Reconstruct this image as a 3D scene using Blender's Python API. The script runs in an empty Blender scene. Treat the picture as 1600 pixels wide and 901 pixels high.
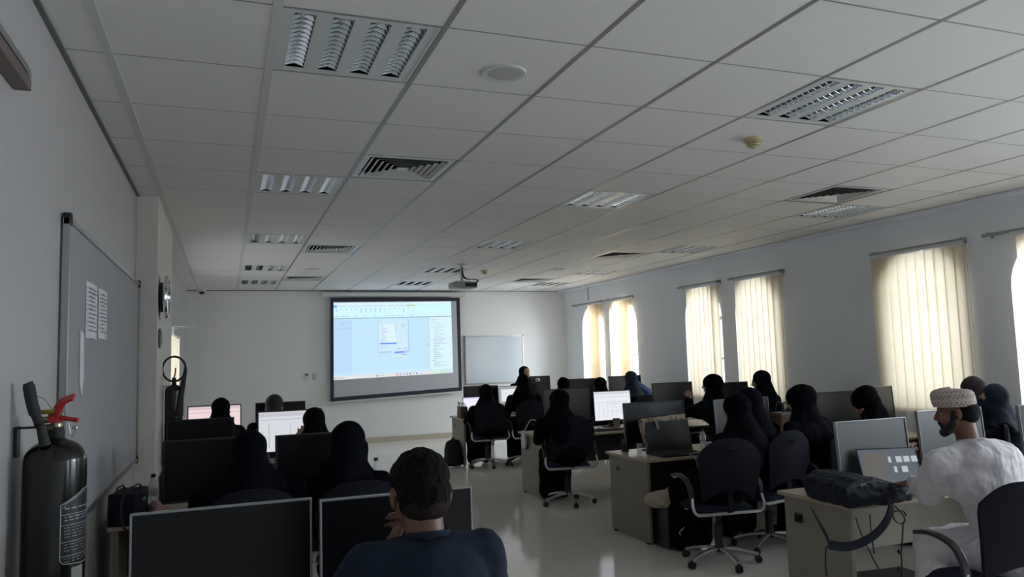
import bpy, bmesh, math, random
from mathutils import Vector, Matrix
random.seed(7)
C = bpy.context.scene.collection
sc = bpy.context.scene
# ---------------------------------------------------------------- camera
EYE = Vector((0.0, 0.0, 1.68)); FPX = 1181.0
YAW, PITCH, ROLL = 0.3626, 0.0898, -0.0301
_f = Vector((math.sin(YAW)*math.cos(PITCH), math.cos(YAW)*math.cos(PITCH), math.sin(PITCH)))
_r = Vector((math.cos(YAW), -math.sin(YAW), 0)); _u = _r.cross(_f)
RT = _r*math.cos(ROLL)+_u*math.sin(ROLL); UP = -_r*math.sin(ROLL)+_u*math.cos(ROLL)
cam = bpy.data.objects.new('camera', bpy.data.cameras.new('camera')); C.objects.link(cam)
m = Matrix((RT, UP, -_f)).transposed().to_4x4(); m.translation = EYE
cam.matrix_world = m
cam.data.sensor_width = 36; cam.data.lens = 36*FPX/1600; cam.data.clip_start = 0.05; cam.data.clip_end = 200
sc.camera = cam
# ---------------------------------------------------------------- view, world, daylight
sc.view_settings.view_transform = 'Standard'; sc.view_settings.look = 'None'
sc.view_settings.gamma = 1; sc.view_settings.use_curve_mapping = False
sc.view_settings.exposure = 1.34
sc.cycles.max_bounces = 10; sc.cycles.diffuse_bounces = 6; sc.cycles.glossy_bounces = 4
sc.cycles.transmission_bounces = 6; sc.cycles.transparent_max_bounces = 8
sc.cycles.sample_clamp_indirect = 4.0; sc.cycles.use_denoising = True
world = bpy.data.worlds.new('sky'); sc.world = world; world.use_nodes = True
bg = world.node_tree.nodes['Background']; bg.inputs[0].default_value = (0.86, 0.93, 1.0, 1); bg.inputs[1].default_value = 1.5
WALL_X = 7.26; LEFT_X = -0.72; FAR_Y = 15.8; NEAR_Y = -4.6; HC = 3.145
WINDOWS = [14.38, 13.05, 10.42, 9.07, 6.22, 4.72, 2.12, 0.72, -2.0, -3.4]     # centres of the arched windows along the right wall; last four unseen, built for light
SKY_W = [120, 100, 9, 9, 1.5, 40, 150, 100, 58, 58]          # lamp power per window: low behind drawn blinds, out-of-view ones add fill
def area(name, loc, rot, sx, sy, power, col):
    l = bpy.data.lights.new(name, 'AREA'); l.shape = 'RECTANGLE'; l.size = sx; l.size_y = sy
    l.energy = power; l.color = col
    o = bpy.data.objects.new(name, l); C.objects.link(o); o.location = loc; o.rotation_euler = rot
    return o
for i, wy in enumerate(WINDOWS):
    area('daylight', (WALL_X+1.05, wy, 2.65), (0, math.radians(57), 0), 2.3, 1.3, SKY_W[i], (0.86, 0.93, 1.0))
# ---------------------------------------------------------------- helpers
def X(x, y, v): r = ray(x, y); return EYE+r*((v-EYE.x)/r.x)
def Y(x, y, v): r = ray(x, y); return EYE+r*((v-EYE.y)/r.y)
def Z(x, y, v): r = ray(x, y); return EYE+r*((v-EYE.z)/r.z)
def ray(x, y): return _f+RT*((x-800)/FPX)-UP*((y-450.5)/FPX)

def mat(name, col, rough=0.6, metal=0.0, spec=0.5, emit=None, estr=0.0, alpha=None, trans=0.0, bump=None, noise=None, sheen=0.0, stretch=None):
    M = bpy.data.materials.new(name); M.use_nodes = True; nt = M.node_tree; b = nt.nodes['Principled BSDF']
    b.inputs['Base Color'].default_value = (*col, 1); b.inputs['Roughness'].default_value = rough
    b.inputs['Metallic'].default_value = metal; b.inputs['Specular IOR Level'].default_value = spec
    if sheen: b.inputs['Sheen Weight'].default_value = sheen
    if trans: b.inputs['Transmission Weight'].default_value = trans
    if emit: b.inputs['Emission Color'].default_value = (*emit, 1); b.inputs['Emission Strength'].default_value = estr
    if alpha is not None: b.inputs['Alpha'].default_value = alpha
    if noise or bump:
        tc = nt.nodes.new('ShaderNodeTexCoord'); n = nt.nodes.new('ShaderNodeTexNoise')
        n.inputs['Scale'].default_value = (noise or bump)[0]; n.inputs['Detail'].default_value = 4
        nt.links.new(tc.outputs['Object'], n.inputs['Vector'])
        if noise:
            mx = nt.nodes.new('ShaderNodeMix'); mx.data_type = 'RGBA'
            k = noise[1]
            mx.inputs[6].default_value = (*[c*(1-k) for c in col], 1); mx.inputs[7].default_value = (*[min(1, c*(1+k)) for c in col], 1)
            nt.links.new(n.outputs['Fac'], mx.inputs[0]); nt.links.new(mx.outputs[2], b.inputs['Base Color'])
        if bump:
            n2 = nt.nodes.new('ShaderNodeTexNoise'); n2.inputs['Scale'].default_value = bump[0]; n2.inputs['Detail'].default_value = 3
            mp_ = nt.nodes.new('ShaderNodeMapping'); mp_.inputs['Scale'].default_value = stretch or (1, 1, 1); nt.links.new(tc.outputs['Object'], mp_.inputs[0]); nt.links.new(mp_.outputs[0], n2.inputs['Vector'])
            bp = nt.nodes.new('ShaderNodeBump'); bp.inputs['Strength'].default_value = bump[1]; bp.inputs['Distance'].default_value = bump[2] if len(bump) > 2 else 0.01
            nt.links.new(n2.outputs['Fac'], bp.inputs['Height']); nt.links.new(bp.outputs['Normal'], b.inputs['Normal'])
    return M

M = {}
M['wall_l'] = mat('wall_paint_left_dimmed', (0.43, 0.415, 0.42), 0.5, noise=(1.2, 0.03))  # copy of the wall paint, darkened to offset the strong light there
M['wall'] = mat('wall_paint', (0.82, 0.84, 0.88), 0.55, noise=(1.2, 0.03), bump=(60, 0.05, 0.002))  # wall paint lifted and cooled, sky light put into its colour
M['wall_far'] = mat('wall_paint_far', (0.78, 0.78, 0.78), 0.6, noise=(1.2, 0.03))
M['pillar'] = mat('pillar_paint', (0.66, 0.63, 0.58), 0.6)
M['tile'] = mat('ceiling_tile', (0.78, 0.77, 0.765), 0.7, noise=(1.0, 0.03), bump=(220, 0.12, 0.002))
M['tbar'] = mat('ceiling_grid_metal', (0.30, 0.30, 0.30), 0.4, 0.4)
M['tbar_wide'] = mat('ceiling_grid_white', (0.62, 0.62, 0.61), 0.5)
M['dark_strip'] = mat('ceiling_edge_dark', (0.16, 0.16, 0.16), 0.8)
M['white_metal'] = mat('white_enamel', (0.62, 0.63, 0.63), 0.35)
M['chrome'] = mat('chrome', (0.75, 0.77, 0.8), 0.18, 1.0)
M['louvre'] = mat('louvre_aluminium', (0.82, 0.86, 0.88), 0.10, 1.0)
M['shade_black'] = mat('painted_shade_black', (0.02, 0.02, 0.022), 0.9, spec=0.1)  # near-black that puts the shade of hollows into the colour
M['tube'] = mat('fluorescent_tube_off', (0.7, 0.7, 0.68), 0.3)
M['alu'] = mat('aluminium', (0.5, 0.5, 0.5), 0.35, 1.0)
M['silver'] = mat('silver_plastic', (0.30, 0.31, 0.32), 0.35, 0.4)
M['black'] = mat('black_plastic', (0.012, 0.012, 0.014), 0.45)
M['blackgloss'] = mat('black_gloss_paint', (0.010, 0.010, 0.010), 0.16)
M['rubber'] = mat('black_rubber', (0.02, 0.022, 0.02), 0.7)
M['screen_off'] = mat('screen_off', (0.003, 0.003, 0.0045), 0.28, spec=0.35)
M['screen_matte'] = mat('screen_matte_grey', (0.055, 0.055, 0.055), 0.35, spec=0.8)
M['cream_cloth'] = mat('cream_printed_cotton', (0.40, 0.34, 0.26), 0.85, noise=(30, 0.35), bump=(18, 0.6, 0.01))
M['screen_glare'] = mat('screen_off_painted_glare', (0.022, 0.022, 0.023), 0.35, spec=0.75)  # off screen, base colour raised to stand in for room reflections
M['cream_board'] = mat('cream_laminate', (0.235, 0.21, 0.175), 0.5, noise=(8, 0.04))
M['wood_top'] = mat('maple_laminate', (0.37, 0.31, 0.23), 0.4, noise=(6, 0.1))
M['dark_wood'] = mat('dark_brown_panel', (0.035, 0.028, 0.024), 0.5)
M['grey_board'] = mat('grey_felt_board', (0.34, 0.34, 0.36), 0.85, bump=(400, 0.2, 0.001))
M['whiteboard'] = mat('whiteboard_enamel', (0.60, 0.66, 0.72), 0.12)
M['paper'] = mat('paper', (0.7, 0.72, 0.76), 0.7)
M['ink'] = mat('printed_ink', (0.25, 0.27, 0.3), 0.7)
M['red'] = mat('red_plastic', (0.50, 0.02, 0.02), 0.35)
M['yellow'] = mat('yellow_plastic', (0.45, 0.36, 0.03), 0.4)
M['brass'] = mat('brass_valve', (0.45, 0.42, 0.28), 0.35, 0.9)
M['label_white'] = mat('label_white_print', (0.42, 0.44, 0.44), 0.5)
M['label_navy'] = mat('label_dark_print', (0.016, 0.02, 0.03), 0.4)
M['ivory'] = mat('ivory_plastic', (0.55, 0.47, 0.26), 0.45)
M['baseboard'] = mat('beige_baseboard', (0.50, 0.45, 0.37), 0.35)
M['abaya'] = mat('black_abaya_cloth', (0.003, 0.0034, 0.006), 0.85, spec=0.05, bump=(7, 0.7, 0.03), stretch=(1.4, 1.4, 0.35))
M['abaya_grey'] = mat('charcoal_abaya_cloth', (0.006, 0.007, 0.012), 0.85, spec=0.06, bump=(7, 0.7, 0.03), stretch=(1.4, 1.4, 0.35))
M['hijab'] = mat('black_hijab_cloth', (0.003, 0.0034, 0.0058), 0.8, spec=0.06, bump=(9, 0.6, 0.02), stretch=(1.4, 1.4, 0.5))
M['hijab_navy'] = mat('navy_hijab_cloth', (0.014, 0.021, 0.042), 0.7, spec=0.2, bump=(9, 0.6, 0.02), stretch=(1.4, 1.4, 0.5))
M['hijab_blue'] = mat('blue_shawl_cloth', (0.03, 0.06, 0.20), 0.7, bump=(9, 0.6, 0.02), stretch=(1.4, 1.4, 0.5))
M['hijab_grey'] = mat('mauve_grey_hijab_cloth', (0.045, 0.038, 0.043), 0.7, spec=0.2, bump=(9, 0.6, 0.02), stretch=(1.4, 1.4, 0.5))
M['skin'] = mat('skin', (0.42, 0.23, 0.165), 0.5, noise=(30, 0.06))
M['skin_dark'] = mat('skin_brown', (0.17, 0.075, 0.048), 0.5, noise=(30, 0.08))
M['hair'] = mat('black_curly_hair', (0.004, 0.0035, 0.004), 0.8, spec=0.15, bump=(160, 1.0, 0.01))
M['beard'] = mat('black_beard', (0.014, 0.012, 0.012), 0.75, bump=(200, 0.8, 0.01))
M['tshirt'] = mat('slate_blue_jersey', (0.012, 0.020, 0.037), 0.9, spec=0.2, bump=(5, 0.4, 0.02), stretch=(1.2, 1.2, 0.5))
M['dishdasha'] = mat('white_cotton', (0.66, 0.63, 0.67), 0.8, bump=(5, 0.9, 0.05), stretch=(1.5, 1.5, 0.4))
M['trouser'] = mat('dark_trousers', (0.02, 0.02, 0.03), 0.8)
M['chair_mesh'] = mat('black_chair_fabric', (0.010, 0.011, 0.018), 0.85, spec=0.2, bump=(500, 0.3, 0.001))
M['seat_cloth'] = mat('dark_blue_seat_cloth', (0.016, 0.018, 0.038), 0.85, spec=0.2, bump=(400, 0.3, 0.001))
M['bag_cloth'] = mat('black_backpack_nylon', (0.009, 0.012, 0.021), 0.7, spec=0.25, bump=(25, 0.5, 0.01))
M['eye'] = mat('eye_white', (0.38, 0.36, 0.34), 0.2); M['iris'] = mat('dark_iris', (0.02, 0.012, 0.01), 0.2)
M['lip'] = mat('red_lips', (0.40, 0.06, 0.06), 0.4)
M['kraft'] = mat('brown_paper_cup', (0.30, 0.22, 0.15), 0.7)
M['white_plastic'] = mat('white_plastic', (0.62, 0.62, 0.6), 0.4)
M['pink'] = mat('pink_cloth', (0.30, 0.16, 0.16), 0.8, bump=(20, .6, .01))
M['brown'] = mat('brown_leather', (0.10, 0.065, 0.045), 0.55)

def patterned():
    Mt = mat('cream_floral_canvas', (0.42, 0.36, 0.28), 0.8); nt = Mt.node_tree; b = nt.nodes['Principled BSDF']
    tc = nt.nodes.new('ShaderNodeTexCoord'); v = nt.nodes.new('ShaderNodeTexVoronoi'); v.inputs['Scale'].default_value = 26
    n = nt.nodes.new('ShaderNodeTexNoise'); n.inputs['Scale'].default_value = 18
    rp = nt.nodes.new('ShaderNodeValToRGB'); rp.color_ramp.elements[0].position = 0.18; rp.color_ramp.elements[0].color = (0.16, 0.09, 0.07, 1)
    rp.color_ramp.elements[1].position = 0.42; rp.color_ramp.elements[1].color = (0.42, 0.36, 0.28, 1)
    ma = nt.nodes.new('ShaderNodeMath'); ma.operation = 'MULTIPLY'
    nt.links.new(tc.outputs['Object'], v.inputs['Vector']); nt.links.new(tc.outputs['Object'], n.inputs['Vector'])
    nt.links.new(v.outputs['Distance'], ma.inputs[0]); nt.links.new(n.outputs['Fac'], ma.inputs[1])
    ma2 = nt.nodes.new('ShaderNodeMath'); ma2.operation = 'MULTIPLY'; ma2.inputs[1].default_value = 1.5
    nt.links.new(ma.outputs[0], ma2.inputs[0]); nt.links.new(ma2.outputs[0], rp.inputs[0]); nt.links.new(rp.outputs[0], b.inputs['Base Color'])
    return Mt
M['floral'] = patterned()

def kumma():
    Mt = mat('embroidered_cap_cloth', (0.52, 0.46, 0.43), 0.85); nt = Mt.node_tree; b = nt.nodes['Principled BSDF']
    uv = nt.nodes.new('ShaderNodeUVMap'); sp = nt.nodes.new('ShaderNodeSeparateXYZ'); nt.links.new(uv.outputs[0], sp.inputs[0])
    def mth(op, a, bb=None):
        q = nt.nodes.new('ShaderNodeMath'); q.operation = op
        for i, s in enumerate((a, bb)):
            if s is None: continue
            if isinstance(s, (int, float)): q.inputs[i].default_value = s
            else: nt.links.new(s, q.inputs[i])
        return q.outputs[0]
    u = mth('MULTIPLY', sp.outputs[0], 30.0); v = mth('MULTIPLY', sp.outputs[1], 4.2)
    # zig-zag rows of little eyelets
    tri = mth('PINGPONG', u, 0.5); vv = mth('FRACT', v)
    d1 = mth('ABSOLUTE', mth('SUBTRACT', mth('MULTIPLY', tri, 1.3), mth('ADD', mth('MULTIPLY', vv, 1.0), -0.15)))
    line = mth('LESS_THAN', d1, 0.09)
    vo = nt.nodes.new('ShaderNodeTexVoronoi'); vo.inputs['Scale'].default_value = 1.0
    cb = nt.nodes.new('ShaderNodeCombineXYZ'); nt.links.new(mth('MULTIPLY', sp.outputs[0], 58), cb.inputs[0]); nt.links.new(mth('MULTIPLY', sp.outputs[1], 9), cb.inputs[1]); nt.links.new(cb.outputs[0], vo.inputs['Vector'])
    dots = mth('LESS_THAN', vo.outputs['Distance'], 0.27)
    band = mth('LESS_THAN', mth('ABSOLUTE', mth('SUBTRACT', vv, 0.5)), 0.36)
    fac = mth('MULTIPLY', mth('MAXIMUM', line, dots), band)
    mx = nt.nodes.new('ShaderNodeMix'); mx.data_type = 'RGBA'; mx.inputs[6].default_value = (0.46, 0.39, 0.365, 1); mx.inputs[7].default_value = (0.20, 0.125, 0.105, 1)
    nt.links.new(fac, mx.inputs[0]); nt.links.new(mx.outputs[2], b.inputs['Base Color'])
    return Mt
M['kumma'] = kumma()

def floor_mat():
    Mt = mat('polished_floor_tile', (0.36, 0.33, 0.28), 0.10, spec=0.8); nt = Mt.node_tree; b = nt.nodes['Principled BSDF']
    tc = nt.nodes.new('ShaderNodeTexCoord'); br = nt.nodes.new('ShaderNodeTexBrick')
    br.offset = 0; br.inputs['Scale'].default_value = 1.0; br.inputs['Brick Width'].default_value = 0.6; br.inputs['Row Height'].default_value = 0.6
    br.inputs['Mortar Size'].default_value = 0.0025; br.inputs['Mortar Smooth'].default_value = 0.3
    br.inputs['Color1'].default_value = (0.85, 0.815, 0.755, 1); br.inputs['Color2'].default_value = (0.835, 0.80, 0.74, 1); br.inputs['Mortar'].default_value = (0.58, 0.55, 0.49, 1)
    nt.links.new(tc.outputs['Object'], br.inputs['Vector'])
    n = nt.nodes.new('ShaderNodeTexNoise'); n.inputs['Scale'].default_value = 2.5; n.inputs['Detail'].default_value = 6; nt.links.new(tc.outputs['Object'], n.inputs['Vector'])
    mx = nt.nodes.new('ShaderNodeMix'); mx.data_type = 'RGBA'; mx.blend_type = 'MULTIPLY'; mx.inputs[0].default_value = 0.05
    nt.links.new(br.outputs[0], mx.inputs[6]); nt.links.new(n.outputs['Color'], mx.inputs[7]); nt.links.new(mx.outputs[2], b.inputs['Base Color'])
    bp = nt.nodes.new('ShaderNodeBump'); bp.inputs['Strength'].default_value = 0.05; bp.inputs['Distance'].default_value = 0.01
    n3 = nt.nodes.new('ShaderNodeTexNoise'); n3.inputs['Scale'].default_value = 3; nt.links.new(tc.outputs['Object'], n3.inputs['Vector'])
    nt.links.new(n3.outputs['Fac'], bp.inputs['Height']); nt.links.new(bp.outputs[0], b.inputs['Normal'])
    return Mt
M['floor'] = floor_mat()

def blind_mat():
    Mt = bpy.data.materials.new('cream_blind_fabric'); Mt.use_nodes = True; nt = Mt.node_tree; nt.nodes.clear()
    out = nt.nodes.new('ShaderNodeOutputMaterial'); tl = nt.nodes.new('ShaderNodeBsdfTranslucent'); df = nt.nodes.new('ShaderNodeBsdfDiffuse')
    mxs = nt.nodes.new('ShaderNodeMixShader'); mxs.inputs[0].default_value = 0.42
    tc = nt.nodes.new('ShaderNodeTexCoord'); mp = nt.nodes.new('ShaderNodeMapping'); mp.inputs['Scale'].default_value = (25, 25, 90)
    n = nt.nodes.new('ShaderNodeTexNoise'); n.inputs['Scale'].default_value = 3; n.inputs['Detail'].default_value = 3
    nt.links.new(tc.outputs['Object'], mp.inputs[0]); nt.links.new(mp.outputs[0], n.inputs['Vector'])
    rp = nt.nodes.new('ShaderNodeValToRGB'); rp.color_ramp.elements[0].position = 0.3; rp.color_ramp.elements[0].color = (0.76, 0.64, 0.47, 1)
    rp.color_ramp.elements[1].position = 0.7; rp.color_ramp.elements[1].color = (0.86, 0.76, 0.60, 1)
    nt.links.new(n.outputs['Fac'], rp.inputs[0])
    for q in (tl, df): nt.links.new(rp.outputs[0], q.inputs[0])
    nt.links.new(tl.outputs[0], mxs.inputs[1]); nt.links.new(df.outputs[0], mxs.inputs[2]); nt.links.new(mxs.outputs[0], out.inputs[0])
    return Mt
M['blind'] = blind_mat()
M['glass'] = mat('window_glass', (0.9, 0.95, 0.95), 0.02, trans=1.0)
_g = M['glass'].node_tree; _g.nodes.clear()
_o = _g.nodes.new('ShaderNodeOutputMaterial'); _t = _g.nodes.new('ShaderNodeBsdfTransparent'); _t.inputs[0].default_value = (0.93, 0.96, 0.96, 1)
_gl = _g.nodes.new('ShaderNodeBsdfGlossy'); _gl.inputs['Roughness'].default_value = 0.03; _ms = _g.nodes.new('ShaderNodeMixShader'); _ms.inputs[0].default_value = 0.06
_g.links.new(_t.outputs[0], _ms.inputs[1]); _g.links.new(_gl.outputs[0], _ms.inputs[2]); _g.links.new(_ms.outputs[0], _o.inputs[0])
M['clear'] = mat('clear_plastic', (0.85, 0.9, 0.92), 0.08, alpha=0.35)

# ---- shapes into a bmesh
def NB(): return bmesh.new()
def box(bm, c, s, rz=0.0, rot=None, bev=0.0):
    R = rot if rot is not None else Matrix.Rotation(rz, 4, 'Z')
    r = bmesh.ops.create_cube(bm, size=1.0, matrix=Matrix.Translation(c) @ R.to_4x4() @ Matrix.Diagonal((*s, 1)))
    if bev:
        es = list({e for v in r['verts'] for e in v.link_edges})
        bmesh.ops.bevel(bm, geom=es, offset=bev, segments=2, affect='EDGES', profile=0.6)
    return bm
def cone(bm, a, b, r0, r1=None, n=14, caps=True):
    a = Vector(a); b = Vector(b); d = b-a; L = d.length
    if L < 1e-6: return bm
    q = d.to_track_quat('Z', 'Y').to_matrix().to_4x4()
    bmesh.ops.create_cone(bm, cap_ends=caps, segments=n, radius1=r0, radius2=r0 if r1 is None else r1, depth=L, matrix=Matrix.Translation((a+b)/2) @ q)
    return bm
def tube(bm, pts, r, n=8):
    pts = [Vector(p) for p in pts]; rings = []
    rad = r if isinstance(r, (list, tuple)) else [r]*len(pts)
    nrm = None
    for i, p in enumerate(pts):
        t = (pts[min(i+1, len(pts)-1)]-pts[max(i-1, 0)]).normalized()
        if nrm is None:
            nrm = t.cross(Vector((0, 0, 1)))
            if nrm.length < 0.05: nrm = t.cross(Vector((1, 0, 0)))
        nrm = (nrm-t*nrm.dot(t)).normalized(); bn = t.cross(nrm)
        rings.append([bm.verts.new(p+(nrm*math.cos(2*math.pi*k/n)+bn*math.sin(2*math.pi*k/n))*rad[i]) for k in range(n)])
    for a, b in zip(rings, rings[1:]):
        for k in range(n): bm.faces.new((a[k], a[(k+1) % n], b[(k+1) % n], b[k]))
    bm.faces.new(rings[0][::-1]); bm.faces.new(rings[-1])
    return bm
def strap(bm, pts, w, t, side):
    pts = [Vector(p) for p in pts]; side = Vector(side).normalized(); rings = []
    for i, p in enumerate(pts):
        tg = (pts[min(i+1, len(pts)-1)]-pts[max(i-1, 0)]).normalized(); s = (side-tg*side.dot(tg)).normalized(); n = tg.cross(s)
        rings.append([bm.verts.new(p+s*a*w/2+n*b*t/2) for a, b in ((-1, -1), (1, -1), (1, 1), (-1, 1))])
    for a, b in zip(rings, rings[1:]):
        for k in range(4): bm.faces.new((a[k], a[(k+1) % 4], b[(k+1) % 4], b[k]))
    bm.faces.new(rings[0][::-1]); bm.faces.new(rings[-1]); return bm
def spline(pts, n=6):
    pts = [Vector(p) for p in pts]; out = []
    for i in range(len(pts)-1):
        p0, p1, p2, p3 = pts[max(i-1, 0)], pts[i], pts[i+1], pts[min(i+2, len(pts)-1)]
        for k in range(n):
            t = k/n; out.append(0.5*((2*p1)+(p2-p0)*t+(2*p0-5*p1+4*p2-p3)*t*t+(3*p1-p0-3*p2+p3)*t**3))
    out.append(pts[-1]); return out
def lathe(bm, prof, n=24, mtx=None):
    mtx = mtx or Matrix.Identity(4); rings = []
    for r, z in prof: rings.append([bm.verts.new(mtx @ Vector((max(r, 1e-4)*math.cos(2*math.pi*k/n), max(r, 1e-4)*math.sin(2*math.pi*k/n), z))) for k in range(n)])
    for a, b in zip(rings, rings[1:]):
        for k in range(n): bm.faces.new((a[k], a[(k+1) % n], b[(k+1) % n], b[k]))
    bm.faces.new(rings[0][::-1]); bm.faces.new(rings[-1]); return bm
def prism(bm, poly, off):
    off = Vector(off); a = [bm.verts.new(p) for p in poly]; b = [bm.verts.new(Vector(p)+off) for p in poly]; n = len(poly)
    bm.faces.new(a[::-1]); bm.faces.new(b)
    for k in range(n): bm.faces.new((a[k], a[(k+1) % n], b[(k+1) % n], b[k]))
    return bm
def quad(bm, a, b, c, d, mi=0):
    f = bm.faces.new([bm.verts.new(p) for p in (a, b, c, d)]); f.material_index = mi; return f
def ell(bm, c, r, rot=None, sub=3):
    R = rot.to_4x4() if rot is not None else Matrix.Identity(4)
    bmesh.ops.create_icosphere(bm, subdivisions=sub, radius=1.0, matrix=Matrix.Translation(c) @ R @ Matrix.Diagonal((*r, 1))); return bm
def obj(name, bm, mt, parent=None, smooth=False, bev=0.0, label=None):
    me = bpy.data.meshes.new(name); bmesh.ops.recalc_face_normals(bm, faces=bm.faces[:]); bm.to_mesh(me); bm.free()
    for q in (mt if isinstance(mt, (list, tuple)) else [mt]): me.materials.append(q)
    if smooth:
        for p in me.polygons: p.use_smooth = True
        try: me.set_sharp_from_angle(angle=math.radians(42))
        except Exception: pass
    o = bpy.data.objects.new(name, me); C.objects.link(o)
    if bev:
        b = o.modifiers.new('bevel', 'BEVEL'); b.width = bev; b.segments = 2; b.limit_method = 'ANGLE'
    if parent is not None: o.parent = parent
    if label: o['label'] = label
    return o
def thing(name, label, cat, loc=(0, 0, 0), rz=0.0, group=None):
    o = bpy.data.objects.new(name, None); C.objects.link(o); o.empty_display_size = 0.1
    o.location = loc; o.rotation_euler = (0, 0, rz); o['label'] = label; o['category'] = cat
    if group: o['group'] = group
    return o
def tag(o, label, cat, group=None):
    o['label'] = label; o['category'] = cat
    if group: o['group'] = group
    return o
def struct(name, bm, mt, parent=None, smooth=False, bev=0.0):
    o = obj(name, bm, mt, parent, smooth, bev)
    if parent is None: o['kind'] = 'structure'
    return o
def dup(root, loc, rz, label=None, group=None):
    r = root.copy(); C.objects.link(r); r.location = loc; r.rotation_euler = (0, 0, rz)
    if label: r['label'] = label
    if group: r['group'] = group
    for ch in list(root.children):
        c = ch.copy(); C.objects.link(c); c.parent = r
        for g in list(ch.children):
            d = g.copy(); C.objects.link(d); d.parent = c
    return r

# ---------------------------------------------------------------- room shell
bm = NB(); box(bm, ((LEFT_X+WALL_X)/2, (NEAR_Y+FAR_Y)/2, -0.05), (WALL_X-LEFT_X+0.6, FAR_Y-NEAR_Y+0.4, 0.1)); struct('floor', bm, M['floor'])
bm = NB(); box(bm, ((LEFT_X+WALL_X)/2, FAR_Y+0.1, HC/2), (WALL_X-LEFT_X+0.6, 0.2, HC+0.1)); struct('wall_far', bm, M['wall_far'])
bm = NB(); box(bm, ((LEFT_X+WALL_X)/2, NEAR_Y-0.1, HC/2), (WALL_X-LEFT_X+0.6, 0.2, HC+0.1)); struct('wall_near', bm, M['wall'])
# left wall with a window opening near the far corner
LW0, LW1, LZ0, LZ1 = 9.7, 12.6, 0.95, 2.20
bm = NB()
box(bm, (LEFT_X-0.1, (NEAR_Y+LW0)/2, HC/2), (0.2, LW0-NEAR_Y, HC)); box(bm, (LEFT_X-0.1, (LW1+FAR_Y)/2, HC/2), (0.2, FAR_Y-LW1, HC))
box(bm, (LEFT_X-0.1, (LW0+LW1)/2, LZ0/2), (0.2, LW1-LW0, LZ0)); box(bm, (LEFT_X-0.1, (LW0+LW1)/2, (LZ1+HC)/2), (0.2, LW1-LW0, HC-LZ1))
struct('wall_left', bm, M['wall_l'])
bm = NB(); box(bm, ((LEFT_X-0.55)/2-0.0, 7.96, HC/2), (0.171, 1.8, HC), bev=0.006); struct('wall_pillar', bm, M['pillar'])
# right wall with arched windows
def arch(wy, hw=0.50, sill=1.0, spring=2.22, rise=0.50, n=16):
    return [(wy-hw, sill), (wy-hw, spring)]+[(wy-hw*math.cos(math.pi*k/n), spring+rise*math.sin(math.pi*k/n)) for k in range(1, n)]+[(wy+hw, spring), (wy+hw, sill)]
bm = NB(); ys = sorted(WINDOWS); edges = [NEAR_Y]+[(a+b)/2 for a, b in zip(ys, ys[1:])]+[FAR_Y]
TH = 0.28
for i, wy in enumerate(ys):
    y0, y1 = edges[i], edges[i+1]; P = arch(wy)
    for xx in (WALL_X, WALL_X+TH):
        v = lambda y, z: Vector((xx, y, z))
        quad(bm, v(y0, 0), v(P[0][0], 0), v(P[0][0], HC+.05), v(y0, HC+.05)); quad(bm, v(P[-1][0], 0), v(y1, 0), v(y1, HC+.05), v(P[-1][0], HC+.05))
        quad(bm, v(P[0][0], 0), v(P[-1][0], 0), v(*P[-1]), v(*P[0]))
        for a, b in zip(P[1:-1], P[2:-1]): quad(bm, v(*a), v(*b), v(b[0], HC+.05), v(a[0], HC+.05))
    for a, b in zip(P, P[1:]+P[:1]): quad(bm, Vector((WALL_X, *a)), Vector((WALL_X, *b)), Vector((WALL_X+TH, *b)), Vector((WALL_X+TH, *a)))
bmesh.ops.remove_doubles(bm, verts=bm.verts[:], dist=1e-4)
struct('wall_right', bm, M['wall'])
M['frame_white'] = mat('window_frame_white', (0.6, 0.6, 0.58), 0.4)
for i, wy in enumerate(WINDOWS):
    bm = NB(); P = arch(wy, 0.50); Q2 = arch(wy, 0.455, 1.045, 2.22, 0.455)
    x0 = WALL_X+0.17; n = len(P)
    for k in range(n):
        a, b, c, d = P[k], P[(k+1) % n], Q2[(k+1) % n], Q2[k]
        for xx in (x0, x0+0.05): quad(bm, Vector((xx, *a)), Vector((xx, *b)), Vector((xx, *c)), Vector((xx, *d)))
        quad(bm, Vector((x0, *d)), Vector((x0, *c)), Vector((x0+.05, *c)), Vector((x0+.05, *d)))
    box(bm, (x0+.025, wy, 1.63), (0.045, 0.05, 1.16)); box(bm, (x0+.025, wy, 2.2), (0.045, 0.92, 0.06)); box(bm, (x0+.025, wy, 1.55), (0.04, 0.92, 0.035))
    w = struct('window_%d' % (i+1), bm, M['frame_white'])
    bm = NB(); bm.faces.new([bm.verts.new((x0+0.03, *p)) for p in Q2]); obj('pane', bm, M['glass'], w)
    bm = NB(); box(bm, (WALL_X+0.08, wy, 0.985), (0.2, 1.06, 0.03)); obj('sill', bm, M['frame_white'], w)
# left window
bm = NB()
for yy in (LW0, (LW0+LW1)/2, LW1): box(bm, (LEFT_X-0.12, yy, (LZ0+LZ1)/2), (0.05, 0.06, LZ1-LZ0))
for zz in (LZ0, LZ1): box(bm, (LEFT_X-0.12, (LW0+LW1)/2, zz), (0.05, LW1-LW0, 0.06))
w = struct('window_11', bm, M['frame_white']); bm = NB(); quad(bm, (LEFT_X-.12, LW0, LZ0), (LEFT_X-.12, LW1, LZ0), (LEFT_X-.12, LW1, LZ1), (LEFT_X-.12, LW0, LZ1)); obj('pane', bm, M['glass'], w)
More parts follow.
